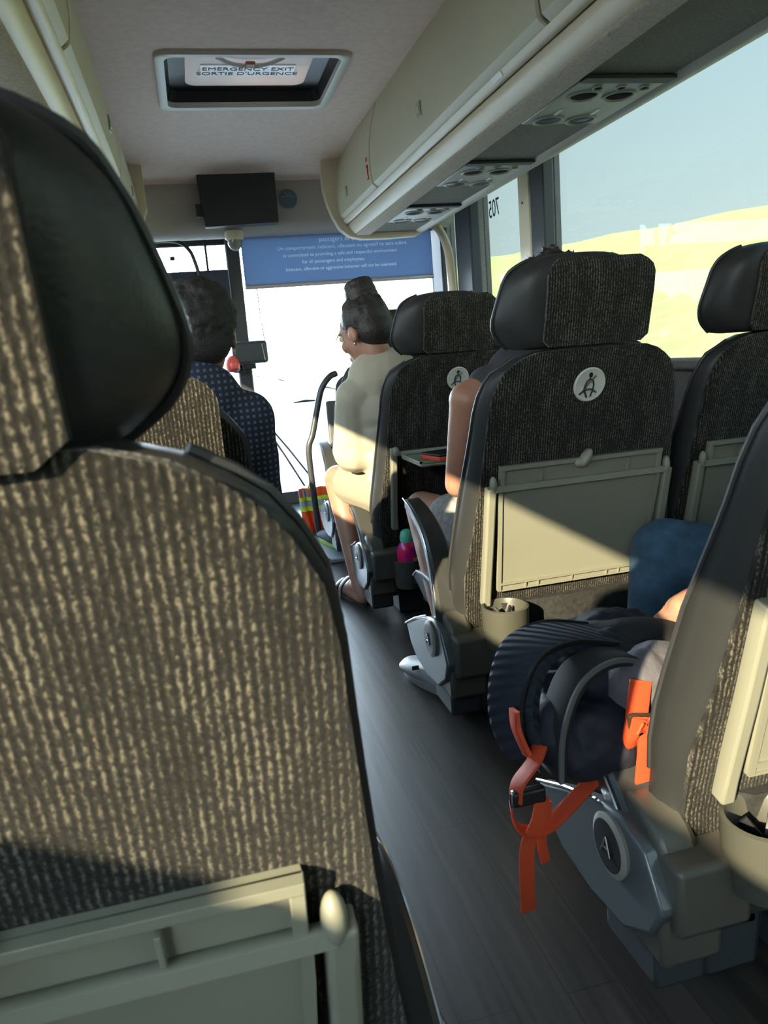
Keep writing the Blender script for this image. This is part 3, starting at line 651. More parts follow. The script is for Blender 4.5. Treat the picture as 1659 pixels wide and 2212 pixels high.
MB().lathe([(0, .02), (.055, .02), (.055, -.02), (.045, -.03), (0, -.03)], (0, 0, 0), 24).build('base', CREAM2, t, sharp=50)
MB().lathe([(.042, -.03), (.040, -.055), (.028, -.078), (.012, -.088), (0.001, -.09)], (0, 0, 0), 24).build('dome', mat('smoked dome', (.25, .24, .22), .1), t)

t = empty('roller_blind', (1.0, 5.0, 1.45)); tag(t, 'dark roller blind with printed notice drawn over the right windscreen', 'blind')
blc = MB().box(-.62, .60, -.003, .003, -.135, .20).build('blind_cloth', translucent_cloth('blind cloth', (.022, .030, .050), (.12, .155, .215)), t)
MB().tube([(-.62, 0, -.145), (.60, 0, -.145)], .014).build('bottom_bar', mat('blind bar', (.45, .42, .44), .4, .4), t)
lt = translucent_cloth('notice lettering', (.8, .8, .8), (.5, .5, .5)); q = lt.node_tree; x_ = q.nodes.new('ShaderNodeBsdfTransparent'); a_ = [n for n in q.nodes if n.type == 'ADD_SHADER'][0]; q.links.new(x_.outputs[0], a_.inputs[1])
for i, (s_, x, sz) in enumerate((('passagers et employés.', .05, .040), ('Un comportement indécent, offensant ou agressif ne sera toléré.', .02, .032), ('is committed to providing a safe and respectful environment', .0, .030), ('for all passengers and employees.', -.05, .030), ('Indecent, offensive or aggressive behavior will not be tolerated.', .0, .028))):
    le_ = lettering('lettering', s_, sz, (x, -.0045, .105 - i * .042), (pi / 2, 0, 0), lt, t, extrude=0)
MB().tube([(-.55, 0, -.15), (-.548, 0, -.3), (-.535, .0, -.52)], .004, 6).build('pull_cord', BLK, t)
t = empty('sun_visor', (.0, 5.0, 1.33)); tag(t, 'dark sun visor across the left windscreen above the checked-shirt person', 'sun visor')
MB().box(-.9, .285, -.01, .012, -.09, .09).build('visor_panel', translucent_cloth('visor film', (.025, .03, .042), (.016, .024, .038)), t, bevel=.008)
MB().tube(smoothpath([(-.15, -.02, .27), (.0, -.02, .262), (.07, -.02, .21), (.10, -.015, .12), (.11, -.01, .05)], 5), .012, 8).build('visor_arm', BLK, t)
MB().box(.16, .175, 0, .03, .09, .28).build('visor_post', BLK, t)
tag(MB().box(-.05, -.02, 5.108, 5.114, 1.50, 1.525).build('toll_tag', BLK, bevel=.002), 'small black square tag stuck high on the left windscreen', 'tag')
t = empty('driver_display', (.35, 4.98, .91)); tag(t, 'dark box fixed to the windscreen post beside the checked shirt', 'display box')
MB().box(-.10, .12, -.05, .03, -.068, .072).build('housing', mat('display grey', (.04, .045, .05), .4), t, bevel=.02)
MB().tube([(.085, -.052, .05), (.095, -.052, -.05)], .004, 6).build('edge_strip', CHR, t)
MB().box(-.04, .04, .0, .05, -.1, -.06).build('bracket', BLK, t)
t = empty('red_lamp', (.245, 4.93, .855)); tag(t, 'red domed lamp beside the dark box on the windscreen post', 'lamp')
MB().lathe([(0, -.035), (.042, -.035), (.045, -.01), (.038, .02), (.02, .042), (.001, .048)], (0, 0, 0), 20).build('lens', mat('red lens', (.75, .10, .08), .3), t)
MB().lathe([(0, -.055), (.03, -.055), (.046, -.036), (0, -.034)], (0, 0, 0), 20).build('base', mat('dark red', (.35, .05, .05), .4), t)
MB().tube([(0, 0, -.05), (.06, .03, -.06), (.08, .10, -.05)], .008, 8).build('arm', BLK, t)
for nm, pts in (('wiper', ((.46, 5.16, .35), (.53, 5.16, .22), (.64, 5.16, -.0))), ('wiper', ((.47, 5.17, .39), (.56, 5.17, .26), (.70, 5.17, .04)))):
    first = pts[0][2] < .37
    w = MB().tube(pts, .007, 6).build(nm, BLK); tag(w, ('lower' if first else 'upper') + ' thin slanting wiper arm outside the windscreen beyond the checked shirt', 'wiper')
w = MB().tube([(.62, 5.129, .567), (.70, 5.129, .572), (.78, 5.129, .568)], [.004, .010, .004], 8).build('wiper', BLK); tag(w, 'short dark horizontal wiper in the middle of the bright windscreen', 'wiper')
# grab rail by the entrance
t = empty('grab_rail', (.56, 4.0, FZ)); tag(t, 'dark bent grab rail at the front step beside the bright windscreen', 'grab rail')
MB().tube(smoothpath([(.16, .02, .86), (.12, 0, .845), (.075, 0, .79), (.045, 0, .70), (.005, 0, .56), (-.02, 0, .50), (-.025, 0, .40), (-.015, 0, .1), (-.01, 0, 0)], 5), .017, 10).build('rail', mat('rail grey', (.06, .062, .07), .4, .3), t)
MB().lathe([(0, 0), (.035, 0), (.03, .012), (0, .012)], (-.01, 0, 0), 16).build('floor_flange', GREYM, t)
pt = MB(); pt.box(.66, 1.66, 4.05, 4.08, FZ, .62); tag(pt.build('modesty_panel', mat('modesty panel', (.13, .13, .125), .6), bevel=.01), 'grey partition panel in front of the frontmost right seats', 'partition')
# hi-vis vest on the rail
t = empty('safety_vest', (.555, 4.18, .05)); tag(t, 'orange and yellow reflective safety vest hanging at the front step', 'safety vest')
def cloth(x0, x1, z0, z1, n=14):
    rs = []
    for k in range(n + 1):
        z = z0 + (z1 - z0) * k / n; fr = [(x0 + (x1 - x0) * u / 16 + .012 * (1 - k / n), .022 * sin(u * 1.3 + k * .3) * (.4 + .6 * (1 - k / n)), z) for u in range(17)]
        rs.append(fr + [(x, y + .006, z_) for x, y, z_ in fr[::-1]])
    return rs
MB().loft(cloth(-.075, .085, -.15, .10)).build('vest_body', mat('hi-vis orange', (.95, .12, .02), .7), t)
def band(x0, x1, z0, z1, m_, nm):
    rs = []
    for z in (z0, z1):
        k = (z + .15) / .25
        fr = [(x0 + (x1 - x0) * u / 16 + .012 * (1 - k), .022 * sin(u * 1.3 + k * 14 * .3) * (.4 + .6 * (1 - k)) - .003, z) for u in range(17)]
        rs.append(fr + [(x, y + .012, z_) for x, y, z_ in fr[::-1]])
    MB().loft(rs).build(nm, m_, t)
YEL = mat('hi-vis yellow', (.75, .9, .05), .6); SIL = mat('reflective silver', (.45, .47, .50), .4, .3)
band(-.077, .087, -.03, -.005, YEL, 'yellow_band'); band(-.077, .087, -.005, .03, SIL, 'silver_band'); band(-.077, .087, .03, .05, YEL, 'yellow_band'); band(-.077, .0, .05, .09, SIL, 'silver_band')
MB().tube([(-.02, 0, .09), (0, -.02, .16), (.02, 0, .09)], .006, 6).build('hanging_loop', YEL, t)
# step plate in the aisle
t = empty('step_plate', (.56, 3.66, FZ)); tag(t, 'pale metal step plate under the dark sneaker at the front of the aisle', 'step plate')
MB().box(-.05, .14, -.2, .24, 0, .022).build('plate', mat('step metal', (.32, .36, .40), .35, .4), t, bevel=.006)
MB().box(-.055, -.045, -.2, .24, .018, .026).build('nosing', CHR, t)
t = empty('seat_rail', (.14, 1.0, FZ)); tag(t, 'grey metal seat rail on the floor beside the foreground seat', 'seat rail')
MB().box(-.045, .045, -.45, .9, 0, .012).build('rail_strip', mat('pale strip', (.55, .60, .62), .5), t, bevel=.004)
MB().box(-.04, -.03, -.45, .9, .012, .018).build('rail_lip', GREYM, t)
t = empty('floor_track', (.78, 1.2, FZ)); tag(t, 'dark seat track let into the floor under the right seats', 'floor track')
MB().box(-.02, .02, -1.5, 2.9, 0, .006).build('track', mat('track dark', (.035, .04, .05), .5), t)
# front side pipe
MB_ = MB().tube(smoothpath([(1.60, 4.93, 1.62), (1.60, 4.80, 1.55), (1.60, 4.70, 1.46), (1.60, 4.655, 1.36), (1.60, 4.63, 1.1), (1.60, 4.62, .7)], 4), .026, 10)
tag(MB_.build('cream_handrail', CREAM2), 'cream bent handrail by the front side window', 'handrail')
# number on the side window, read from outside
t = empty('window_number', (XR + .025, 4.17, 1.60)); tag(t, 'black fleet number 705 on the small side window, seen mirrored', 'window lettering')
lettering('lettering', '705', .13, (0, 0, -.075), (pi / 2, 0, pi / 2), BLK, t, sx=.8)

# ------------------------------------------------------------------ people
def head_parts(b, c, yaw, pitch, k=1.0, ears=True):
    M = Matrix.Rotation(yaw, 3, 'Z') @ Matrix.Rotation(-pitch, 3, 'X'); c = Vector(c)
    def P(x, y, z): return c + M @ (Vector((x, y, z)) * k)
    def E(p, r): b.ell(P(*p), [v * k for v in r], M)
    E((0, -.008, .022), (.073, .092, .088)); E((0, .028, -.03), (.058, .062, .080)); E((0, .042, -.082), (.042, .042, .034)); E((0, .028, .035), (.062, .062, .055))
    b.cap(P(0, .088, .005), P(0, .106, -.028), .008 * k, .012 * k); E((0, .088, -.066), (.023, .012, .007)); E((0, .086, -.078), (.020, .012, .006)); E((0, .074, -.104), (.018, .016, .014))
    for s_ in (-1, 1):
        E((s_ * .076, -.006, -.012), (.010, .021, .031)); E((s_ * .045, .062, -.03), (.022, .02, .022)); E((s_ * .030, .082, .024), (.02, .012, .007))
    return P, M
def hand(b, w, d, up, k=1.0):
    """palm and five curled fingers growing from wrist w along d"""
    w = Vector(w); d = Vector(d).normalized(); up = Vector(up); up = (up - d * up.dot(d)).normalized(); sd = d.cross(up)
    b.cap(w, w + d * .075 * k, .022 * k, .026 * k); b.cap(w + sd * .018 * k + d * .03 * k, w + sd * .026 * k + d * .078 * k, .017 * k, .015 * k); b.cap(w - sd * .014 * k + d * .03 * k, w - sd * .02 * k + d * .075 * k, .017 * k, .014 * k)
    for i, (o, l) in enumerate(((-.030, .058), (-.011, .072), (.010, .078), (.030, .070))):
        a = w + d * .085 * k + sd * o * k; p = a + d * l * .5 * k - up * .010 * k; q = p + d * l * .35 * k - up * .030 * k
        b.cap(a - d * .02 * k, p, .0095 * k, .0085 * k, 8); b.cap(p, q, .0085 * k, .007 * k, 8)
    a = w + sd * .024 * k + d * .03 * k; p = a + sd * .028 * k + d * .030 * k - up * .008 * k
    b.cap(a, p, .013 * k, .010 * k, 8); b.cap(p, p + d * .030 * k - up * .006 * k, .010 * k, .008 * k, 8)
def limb(b, pts, rs):
    for i in range(len(pts) - 1): b.cap(pts[i], pts[i + 1], rs[i], rs[i + 1])
def eyes(P, M, k, parent):
    for s_ in (-1, 1):
        e = MB(); e.ell(P(s_ * .031, .083, .008), [.011 * k] * 3, M); o = e.build('eye', mat('eye white', (.6, .6, .58), .2), parent)
        e = MB(); e.ell(P(s_ * .031, .091, .008), [.005 * k] * 3, M); e.build('iris', mat('iris brown', (.05, .025, .015), .2), o)

def person(label, skin, head, yaw, pitch, neck, sh, el, wr, hip, kn, an, pelvis, hd=((0, 1, -.2), (0, 1, -.2)), toe=None, k=1.0, vox=.007, bare=True):
    b = MB(); P, M = head_parts(b, head, yaw, pitch, k)
    b.cap(P(0, -.018, -.06), neck, .052 * k, .060 * k)
    n = Vector(neck); p = Vector(pelvis)
    for u, rx, ry in ((.10, .12, .085), (.3, .145, .10), (.5, .135, .10), (.72, .125, .10), (.95, .15, .115)): b.ell(n.lerp(p, u), (rx * k, ry * k, .10 * k))
    for i in (0, 1):
        b.cap(Vector(neck) + Vector((0, 0, -.03)), sh[i], .05 * k, .052 * k)
        limb(b, [sh[i], el[i], wr[i]], [.050 * k, .038 * k, .025 * k]); mid = Vector(el[i]).lerp(Vector(wr[i]), .3); b.cap(el[i], mid, .037 * k, .038 * k)
        hand(b, wr[i], hd[i], (0, 0, 1), .92 * k)
        limb(b, [hip[i], kn[i], an[i]], [.080 * k, .056 * k, .033 * k]); c0 = Vector(kn[i]).lerp(Vector(an[i]), .30); b.cap(Vector(kn[i]).lerp(Vector(an[i]), .12) + Vector((0, -.012, 0)), c0 + Vector((0, -.014, 0)), .046 * k, .050 * k); b.cap(c0 + Vector((0, -.014, 0)), Vector(kn[i]).lerp(Vector(an[i]), .62) + Vector((0, -.008, 0)), .050 * k, .038 * k)
        b.ell(kn[i], (.054 * k, .056 * k, .056 * k))
        t = Vector(toe[i]); a = Vector(an[i]); dd = (t - a); dd.z = 0; dn = dd.normalized()
        heel = Vector((a.x, a.y, t.z)) - dn * .035
        b.cap(a, heel + Vector((0, 0, .012)), .034 * k, .030 * k); b.cap(heel + Vector((0, 0, .008)), t - dn * (.05 if bare else .11), .030 * k, (.036 if bare else .026) * k); b.cap(Vector((a.x, a.y, a.z - .01)) , t - dn * (.06 if bare else .13) + Vector((0, 0, .008)), .032 * k, .028 * k)
        for q in range(5 if bare else 0):
            s_ = Vector((-dn.y, dn.x, 0)) * (.030 - .014 * q) * (1 if i == 0 else -1); l = (.0, .006, .003, -.006, -.016)[q]
            b.cap(t - dn * .05 + s_, t + dn * l + s_ - Vector((0, 0, .008)), .014, .011 if q else .0135, 8)
    o = b.build('person', skin, None, remesh=vox, sm=3)
    tag(o, label, 'person')
    return o, P, M
def sleeve_top(o, name, material, neck, pelvis, sh, el, u=.72, k=1.0, r=.012, vox=.008, bottom=1.0, wide=0.0, arms=(1, 1)):
    b = MB(); n = Vector(neck); p = Vector(pelvis)
    for w, rx, ry in ((.08, .12, .088), (.3, .150, .105), (.5, .143, .107), (.72, .135, .108), (.93, .155, .118)):
        if w <= bottom: b.ell(n.lerp(p, w), (rx * k + r, ry * k + r, .10 * k + r))
    for i in (0, 1):
        b.cap(n + Vector((0, 0, -.035)), sh[i], .05 * k + r, .054 * k + r)
        e = Vector(sh[i]).lerp(Vector(el[i]), u) if u <= 1 else Vector(el[i])
        b.cap(sh[i], e, .054 * k + r, (.045 * k + r) + wide)
    q = b.build(name, material, o, remesh=vox, sm=3)
    tx = bpy.data.textures.get('cloth folds') or bpy.data.textures.new('cloth folds', 'CLOUDS'); tx.noise_scale = .11; tx.noise_depth = 1
    dm = q.modifiers.new('folds', 'DISPLACE'); dm.texture = tx; dm.strength = .014; dm.mid_level = .45
    return q

# passenger in the checked shirt, seen from behind
NK = (-.015, 1.775, .81); PV = (-.10, 1.74, .36)
sh = ((-.215, 1.785, .73), (.103, 1.785, .73)); el = ((-.26, 1.86, .50), (.118, 1.84, .50)); wr = ((-.20, 2.04, .40), (.05, 2.04, .40))
o, P, M = person('person with short dark curly hair and dark checked shirt, seen from behind on the left', SKIN2, (.026, 1.81, .925), radians(-4), radians(6), NK, sh, el, wr,
    ((-.22, 1.74, .33), (-.05, 1.74, .33)), ((-.25, 2.15, .35), (-.04, 2.15, .35)), ((-.25, 2.17, -.01), (-.04, 2.18, -.01)), PV, toe=((-.26, 2.34, -.07), (-.03, 2.35, -.07)), k=.92, bare=False)
CHK = checker_cloth('dark gingham', (.020, .026, .045), (.12, .13, .18), 74)
sleeve_top(o, 'checked_shirt', CHK, NK, PV, sh, el, u=1.0, r=.012, k=.95)
b = MB(); b.tube([(NK[0] + .066 * cos(a), NK[1] + .064 * sin(a), NK[2] + .008 + .018 * sin(a)) for a in [2 * pi * q / 20 for q in range(21)]], 0, flat=(.020, .004)); b.build('collar', CHK, o)
b = MB(); random.seed(7)
b.ell(P(0, -.014, .035), (.081, .092, .088), M)
b.ell(P(0, -.04, -.02), (.070, .060, .06), M)
for q in range(420):
    a = random.uniform(0, 2 * pi); z = random.uniform(-.75, 1); rr = math.sqrt(1 - z * z)
    v = (.083 * rr * cos(a), -.016 + .095 * rr * sin(a), .035 + .09 * z)
    if v[1] > .035 and v[2] < .07: continue
    if v[2] < -.02 and v[1] > -.03: continue
    b.ell(P(*v), [random.uniform(.008, .014)] * 3, None, 8, 5)
b.build('curly_hair', HAIRC, o, remesh=.005, sm=1)
b = MB()
for i in (0, 1):
    h = ((-.22, 1.74, .33), (-.05, 1.74, .33))[i]; kk = ((-.25, 2.15, .35), (-.04, 2.15, .35))[i]; aa = ((-.25, 2.17, -.01), (-.04, 2.18, -.01))[i]; limb(b, [h, kk, aa], [.088, .066, .05])
b.build('trousers', mat('dark trousers', (.02, .02, .025), .9), o, remesh=.008, sm=2)
for i, (ax, ay, tx, ty) in enumerate(((-.25, 2.17, -.26, 2.36), (-.04, 2.18, -.03, 2.37))):
    b = MB(); b.cap((ax, ay - .02, -.055), (tx, ty - .03, -.06), .042, .04); b.cap((ax, ay, -.02), (ax, ay, -.05), .042, .042); b.build('shoe', BLK, o, remesh=.007, sm=2)

# woman in the beige T-shirt and shorts
sh = ((.550, 2.735, .700), (.81, 2.78, .74)); el = ((.562, 2.84, .47), (.86, 2.88, .50)); wr = ((.66, 3.04, .43), (.76, 3.06, .43))
hip = ((.66, 2.80, .325), (.84, 2.80, .325)); kn = ((.515, 3.05, .365), (.84, 3.16, .36)); an = ((.525, 2.83, -.02), (.84, 3.12, -.02))
o, P, M = person('woman with hair in a bun, beige T-shirt and shorts, sandal in the aisle', SKIN, (.612, 2.765, .930), radians(38), radians(20), (.660, 2.735, .79), sh, el, wr, hip, kn, an, (.75, 2.79, .36), toe=((.490, 3.03, -.075), (.84, 3.32, -.075)), k=1.0, hd=((.6, .8, -.2), (-.6, .8, -.2)))
BEI = mat('beige cotton', (.46, .41, .31), .9, bump=(25, .5), noise=(12, .05))
sleeve_top(o, 't_shirt', BEI, (.660, 2.735, .79), (.75, 2.79, .36), sh, el, u=.86, r=.016, wide=.030)
b = MB()
for i in (0, 1): limb(b, [hip[i], Vector(hip[i]).lerp(Vector(kn[i]), .66)], [.096, .088])
b.ell((.75, 2.79, .35), (.17, .13, .10)); b.build('shorts', mat('khaki shorts', (.27, .24, .18), .9, bump=(30, .4)), o, remesh=.008, sm=2)
b = MB(); b.ell(P(0, -.024, .035), (.084, .096, .094), M); b.ell(P(0, -.052, -.01), (.078, .066, .07), M); b.ell(P(.0, -.03, .09), (.05, .055, .04), M)
for q in range(60):
    a = random.uniform(0, 2 * pi); z = random.uniform(-.4, 1); rr = math.sqrt(1 - z * z); v = (.080 * rr * cos(a), -.022 + .090 * rr * sin(a), .035 + .092 * z)
    if v[1] < .02: b.cap(P(*v), P(v[0] * .85, v[1] * .8 - .02, v[2] * .8 + .035), .010, .008, 6)
hr = b.build('hair', HAIR, o, remesh=.006, sm=2)
b = MB(); random.seed(3); b.ell(P(0, -.045, .128), (.060, .058, .050), M)
for q in range(14):
    a = 2 * pi * q / 14; b.cap(P(.043 * cos(a), -.045 + .043 * sin(a), .105), P(.040 * cos(a + .9), -.045 + .040 * sin(a + .9), .155), .018, .016, 8)
b.build('hair_bun', HAIR, hr, remesh=.006, sm=1)
eyes(P, M, 1, o)
b = MB(); b.tube([P(-.055, .085, .01), P(-.078, .06, .012), P(-.080, .02, .012), P(-.080, -.01, .0)], .0016, 6); b.tube([P(.055, .085, .01), P(.078, .06, .012), P(.080, .02, .012), P(.080, -.01, .0)], .0016, 6)
for s_ in (-1, 1): b.tube([P(s_ * (.036 + .022 * cos(a)), .097 - .012 * abs(cos(a)) * (1 if cos(a) > 0 else -.2), .006 + .018 * sin(a)) for a in [2 * pi * q / 14 for q in range(15)]], .0014, 6)
b.build('glasses', mat('glasses frame', (.25, .24, .24), .3), o)
b = MB(); b.ell(P(-.079, -.006, -.045), (.005, .005, .007), M); b.build('earring', CHR, o)
for i in (0, 1):
    a = Vector(an[i]); t = Vector(((.490, 3.03, -.075), (.84, 3.32, -.075))[i]); d = (t - a); d.z = 0; d.normalize(); w = Vector((-d.y, d.x, 0))
    base = Vector((a.x, a.y, FZ)); L_ = (Vector((t.x, t.y, FZ)) - base).length
    ring = []
    for q in range(24):
        u = 2 * pi * q / 24; y = cos(u); x = sin(u); ring.append(base + d * (L_ * .5 - .012 + y * (L_ * .5 + .045)) + w * x * (.046 + .008 * y))
    MBs = MB().loft([[p for p in ring], [p + Vector((0, 0, .014)) for p in ring]]).build('sandal', mat('dark sandal sole', (.035, .028, .025), .7), o, sharp=50)
    for u, hgt in ((.78, .05), (.45, .075)):
        c0 = base + d * L_ * u
        MB().tube(smoothpath([c0 + w * .052 + Vector((0, 0, .008)), c0 + w * .044 + Vector((0, 0, hgt * .75)), c0 + Vector((0, 0, hgt + .012)), c0 - w * .044 + Vector((0, 0, hgt * .75)), c0 - w * .052 + Vector((0, 0, .008))], 4), 0, flat=(.014, .0025), up=d).build('sandal_strap', mat('brown strap', (.05, .03, .025), .5), MBs)

# passenger in the badge seat: only hair, bare arm, knee and white sneaker show
sh = ((.690, 1.93, .715), (1.03, 1.93, .715)); el = ((.672, 2.00, .48), (1.06, 2.0, .48)); wr = ((.76, 2.21, .44), (.95, 2.21, .44))
hip = ((.77, 1.98, .325), (.94, 1.98, .325)); kn = ((.665, 2.36, .35), (.95, 2.36, .36)); an = ((.608, 1.93, -.01), (.95, 2.36, -.02))
o, P, M = person('person with bare arm, grey shorts and white sneaker, hidden behind the badge seat', SKIN, (.940, 1.93, .945), 0, radians(8), (.90, 1.92, .81), sh, el, wr, hip, kn, an, (.86, 1.97, .36), toe=((.540, 2.10, -.07), (.95, 2.50, -.07)), k=.97, bare=False, hd=((.3, 1, -.2), (-.3, 1, -.2)))
b = MB(); b.ell(P(0, -.012, .040), (.080, .094, .094), M); b.ell(P(0, -.045, -.02), (.068, .055, .07), M); random.seed(2)
for q in range(90):
    a = random.uniform(0, 2 * pi); z = random.uniform(-.2, 1); rr = math.sqrt(1 - z * z); v = Vector((.080 * rr * cos(a), -.012 + .094 * rr * sin(a), .04 + .094 * z)); b.cap(P(*v), P(*(v * 1.06 + Vector((random.uniform(-.02, .02), random.uniform(-.02, .02), .008)))), .007, .003, 5)
b.build('hair', HAIR, o, remesh=.005, sm=1)
sleeve_top(o, 'tank_top', mat('dark top', (.04, .04, .05), .9), (.86, 1.92, .79), (.86, 1.97, .36), ((.75, 1.93, .74), (.97, 1.93, .74)), ((.75, 1.93, .70), (.97, 1.93, .70)), u=.2, k=.9)
b = MB()
for i in (0, 1): limb(b, [hip[i], Vector(hip[i]).lerp(Vector(kn[i]), .55)], [.094, .082])
b.ell((.86, 1.97, .35), (.16, .12, .095)); b.build('shorts', mat('pale grey shorts', (.33, .31, .29), .9, noise=(60, .25)), o, remesh=.008, sm=2)
def sneaker(o, a, t, m1, m2, k=1.0, laces=True):
    a = Vector(a); t = Vector(t); d = t - a; d.z = 0; L_ = d.length; d.normalize(); w = Vector((-d.y, d.x, 0)); z0 = a.z
    b = MB(); rs = []
    for u, hw, h in ((-.045, .020, .03), (-.03, .034, .062), (.0, .040, .085), (.05, .043, .088), (.10, .047, .074), (.15, .052, .060), (.20, .051, .052), (.232, .044, .047), (.250, .030, .040)):
        u *= k; hw *= k; h *= k; c = a + d * u
        rs.append([c + w * x * hw + Vector((0, 0, z)) for x, z in ((-.9, .012), (-1.02, .03 if h > .03 else h * .8), (-.86, h * .72), (-.45, h * .97), (0, h), (.45, h * .97), (.86, h * .72), (1.02, .03 if h > .03 else h * .8), (.9, .012))])
    s_ = b.loft(rs).build('sneaker', m1, o, sharp=60, sub=1)
    b = MB(); ring = []
    for q in range(28):
        u = 2 * pi * q / 28; y = cos(u); ring.append(a + d * k * (.10 + y * .152) + w * sin(u) * k * (.045 + .008 * y))
    b.loft([[p for p in ring], [p + (p - (a + d * .1)) * .03 + Vector((0, 0, .012)) for p in ring], [p + Vector((0, 0, .024)) for p in ring]]).build('sole', m2, s_, sharp=50)
    if laces:
        for u in (.06, .085, .11, .135):
            c = a + d * u * k; h = (.088 - (u - .05) * .36) * k + .002
            MB().tube([c - w * .024 + Vector((0, 0, h - .004)), c + Vector((0, 0, h + .002)), c + w * .024 + Vector((0, 0, h - .004))], .0035, 6).build('lace', mat('lace white', (.7, .7, .7), .8), s_)
    c = a + d * .03 * k
    MB().tube([c + w * (.036 * cos(q)) * k + d * (.04 * sin(q)) * k + Vector((0, 0, .086 * k)) for q in [2 * pi * e / 20 for e in range(21)]], .006, 6).build('collar', m1, s_)
    return s_
WSH = mat('white leather', (.62, .62, .62), .5, noise=(15, .06))
sn = sneaker(o, (.607, 1.90, FZ), (.530, 2.13, FZ), WSH, mat('white rubber', (.55, .55, .54), .5), k=1.04)
c = Vector((.505, 2.09, -.042)); MB().box(-.010, .010, -.002, .002, -.006, .006).build('side_tab', mat('tab dark', (.05, .05, .06), .5), sn).location = (.516, 2.02, -.045)
sneaker(o, (.95, 2.34, FZ), (.95, 2.58, FZ), WSH, mat('white rubber', (.55, .55, .54), .5))

# passenger in jeans by the window, knee and forearm showing
sh = ((1.13, 1.08, .73), (1.45, 1.03, .73)); el = ((1.06, 1.12, .50), (1.5, 1.10, .48)); wr = ((.85, 1.14, .400), (1.33, 1.32, .43))
hip = ((1.19, 1.16, .325), (1.37, 1.13, .325)); kn = ((.965, 1.46, .372), (1.22, 1.50, .37)); an = ((.945, 1.50, -.01), (1.2, 1.54, -.02))
o, P, M = person('person in blue jeans by the right window, knee up and forearm over the navy backpack', SKIN, (1.30, 1.08, .955), radians(10), radians(10), (1.29, 1.06, .81), sh, el, wr, hip, kn, an, (1.28, 1.12, .36), toe=((.90, 1.66, -.07), (1.19, 1.68, -.07)), bare=False, hd=((-1, .1, -.45), (-.3, .8, -.2)))
b = MB()
for i in (0, 1):
    limb(b, [hip[i], kn[i], an[i]], [.100, .078, .062]); b.ell(kn[i], (.078, .075, .078))
b.ell((1.28, 1.13, .35), (.17, .13, .10)); b.build('jeans', DENIM, o, remesh=.008, sm=3)
sleeve_top(o, 'pink_top', mat('dusty pink cotton', (.42, .22, .20), .9), (1.29, 1.06, .81), (1.28, 1.12, .36), sh, el, u=1.0)
b = MB(); limb(b, [el[0], Vector(el[0]).lerp(Vector(wr[0]), .85)], [.052, .042]); limb(b, [el[1], Vector(el[1]).lerp(Vector(wr[1]), .85)], [.052, .042]); 
for i in (0, 1):
    b = MB(); limb(b, [el[i], Vector(el[i]).lerp(Vector(wr[i]), .97)], [.052, .040]); b.build('sleeve', mat('dusty pink cotton', (.42, .22, .20), .9), o)
b = MB(); b.ell(P(0, -.014, .036), (.079, .092, .092), M); b.ell(P(0, -.045, -.03), (.07, .055, .08), M); b.build('hair', HAIR, o, remesh=.007, sm=2)
for i, (ax, ay, tx, ty) in enumerate(((.92, 1.50, .90, 1.7), (1.2, 1.54, 1.19, 1.72))): sneaker(o, (ax, ay - .02, FZ), (tx, ty, FZ), BLK, WHITE, laces=False)

# front passenger: dark trouser leg and dark sneaker with lime sole
sh = ((.72, 3.70, .70), (1.05, 3.70, .70)); el = ((.70, 3.78, .46), (1.07, 3.78, .46)); wr = ((.80, 3.93, .40), (.97, 3.93, .40))
hip = ((.79, 3.74, .32), (.96, 3.74, .32)); kn = ((.70, 3.95, .36), (.95, 3.96, .36)); an = ((.60, 3.68, .02), (.95, 3.90, -.02))
o, P, M = person('person in dark clothes on the frontmost seat, only a dark sneaker with lime sole showing', SKIN, (.89, 3.69, .90), 0, radians(15), (.885, 3.69, .77), sh, el, wr, hip, kn, an, (.88, 3.73, .35), toe=((.57, 3.85, -.04), (.95, 4.0, -.07)), k=.93, bare=False)
b = MB()
for i in (0, 1): limb(b, [hip[i], kn[i], Vector(kn[i]).lerp(Vector(an[i]), .85)], [.095, .07, .052])
b.ell((.88, 3.73, .34), (.16, .12, .09)); b.build('trousers', mat('dark trousers', (.02, .02, .025), .9), o, remesh=.008, sm=2)
sleeve_top(o, 'dark_jacket', mat('dark jacket', (.025, .03, .035), .9), (.885, 3.69, .77), (.88, 3.73, .35), sh, el, u=1.0, k=.93)
b = MB(); b.ell(P(0, -.014, .036), (.075, .088, .088), M); b.build('hair', HAIR, o, remesh=.007, sm=2)
sneaker(o, (.585, 3.68, FZ + .024), (.56, 3.88, FZ + .024), mat('dark blue knit', (.035, .045, .07), .8, noise=(60, .6)), mat('lime rubber', (.42, .55, .08), .6), k=.95)
sneaker(o, (.95, 3.80, FZ), (.95, 4.0, FZ), mat('dark blue knit', (.035, .045, .07), .8), mat('lime rubber', (.42, .55, .08), .6), k=.95, laces=False)

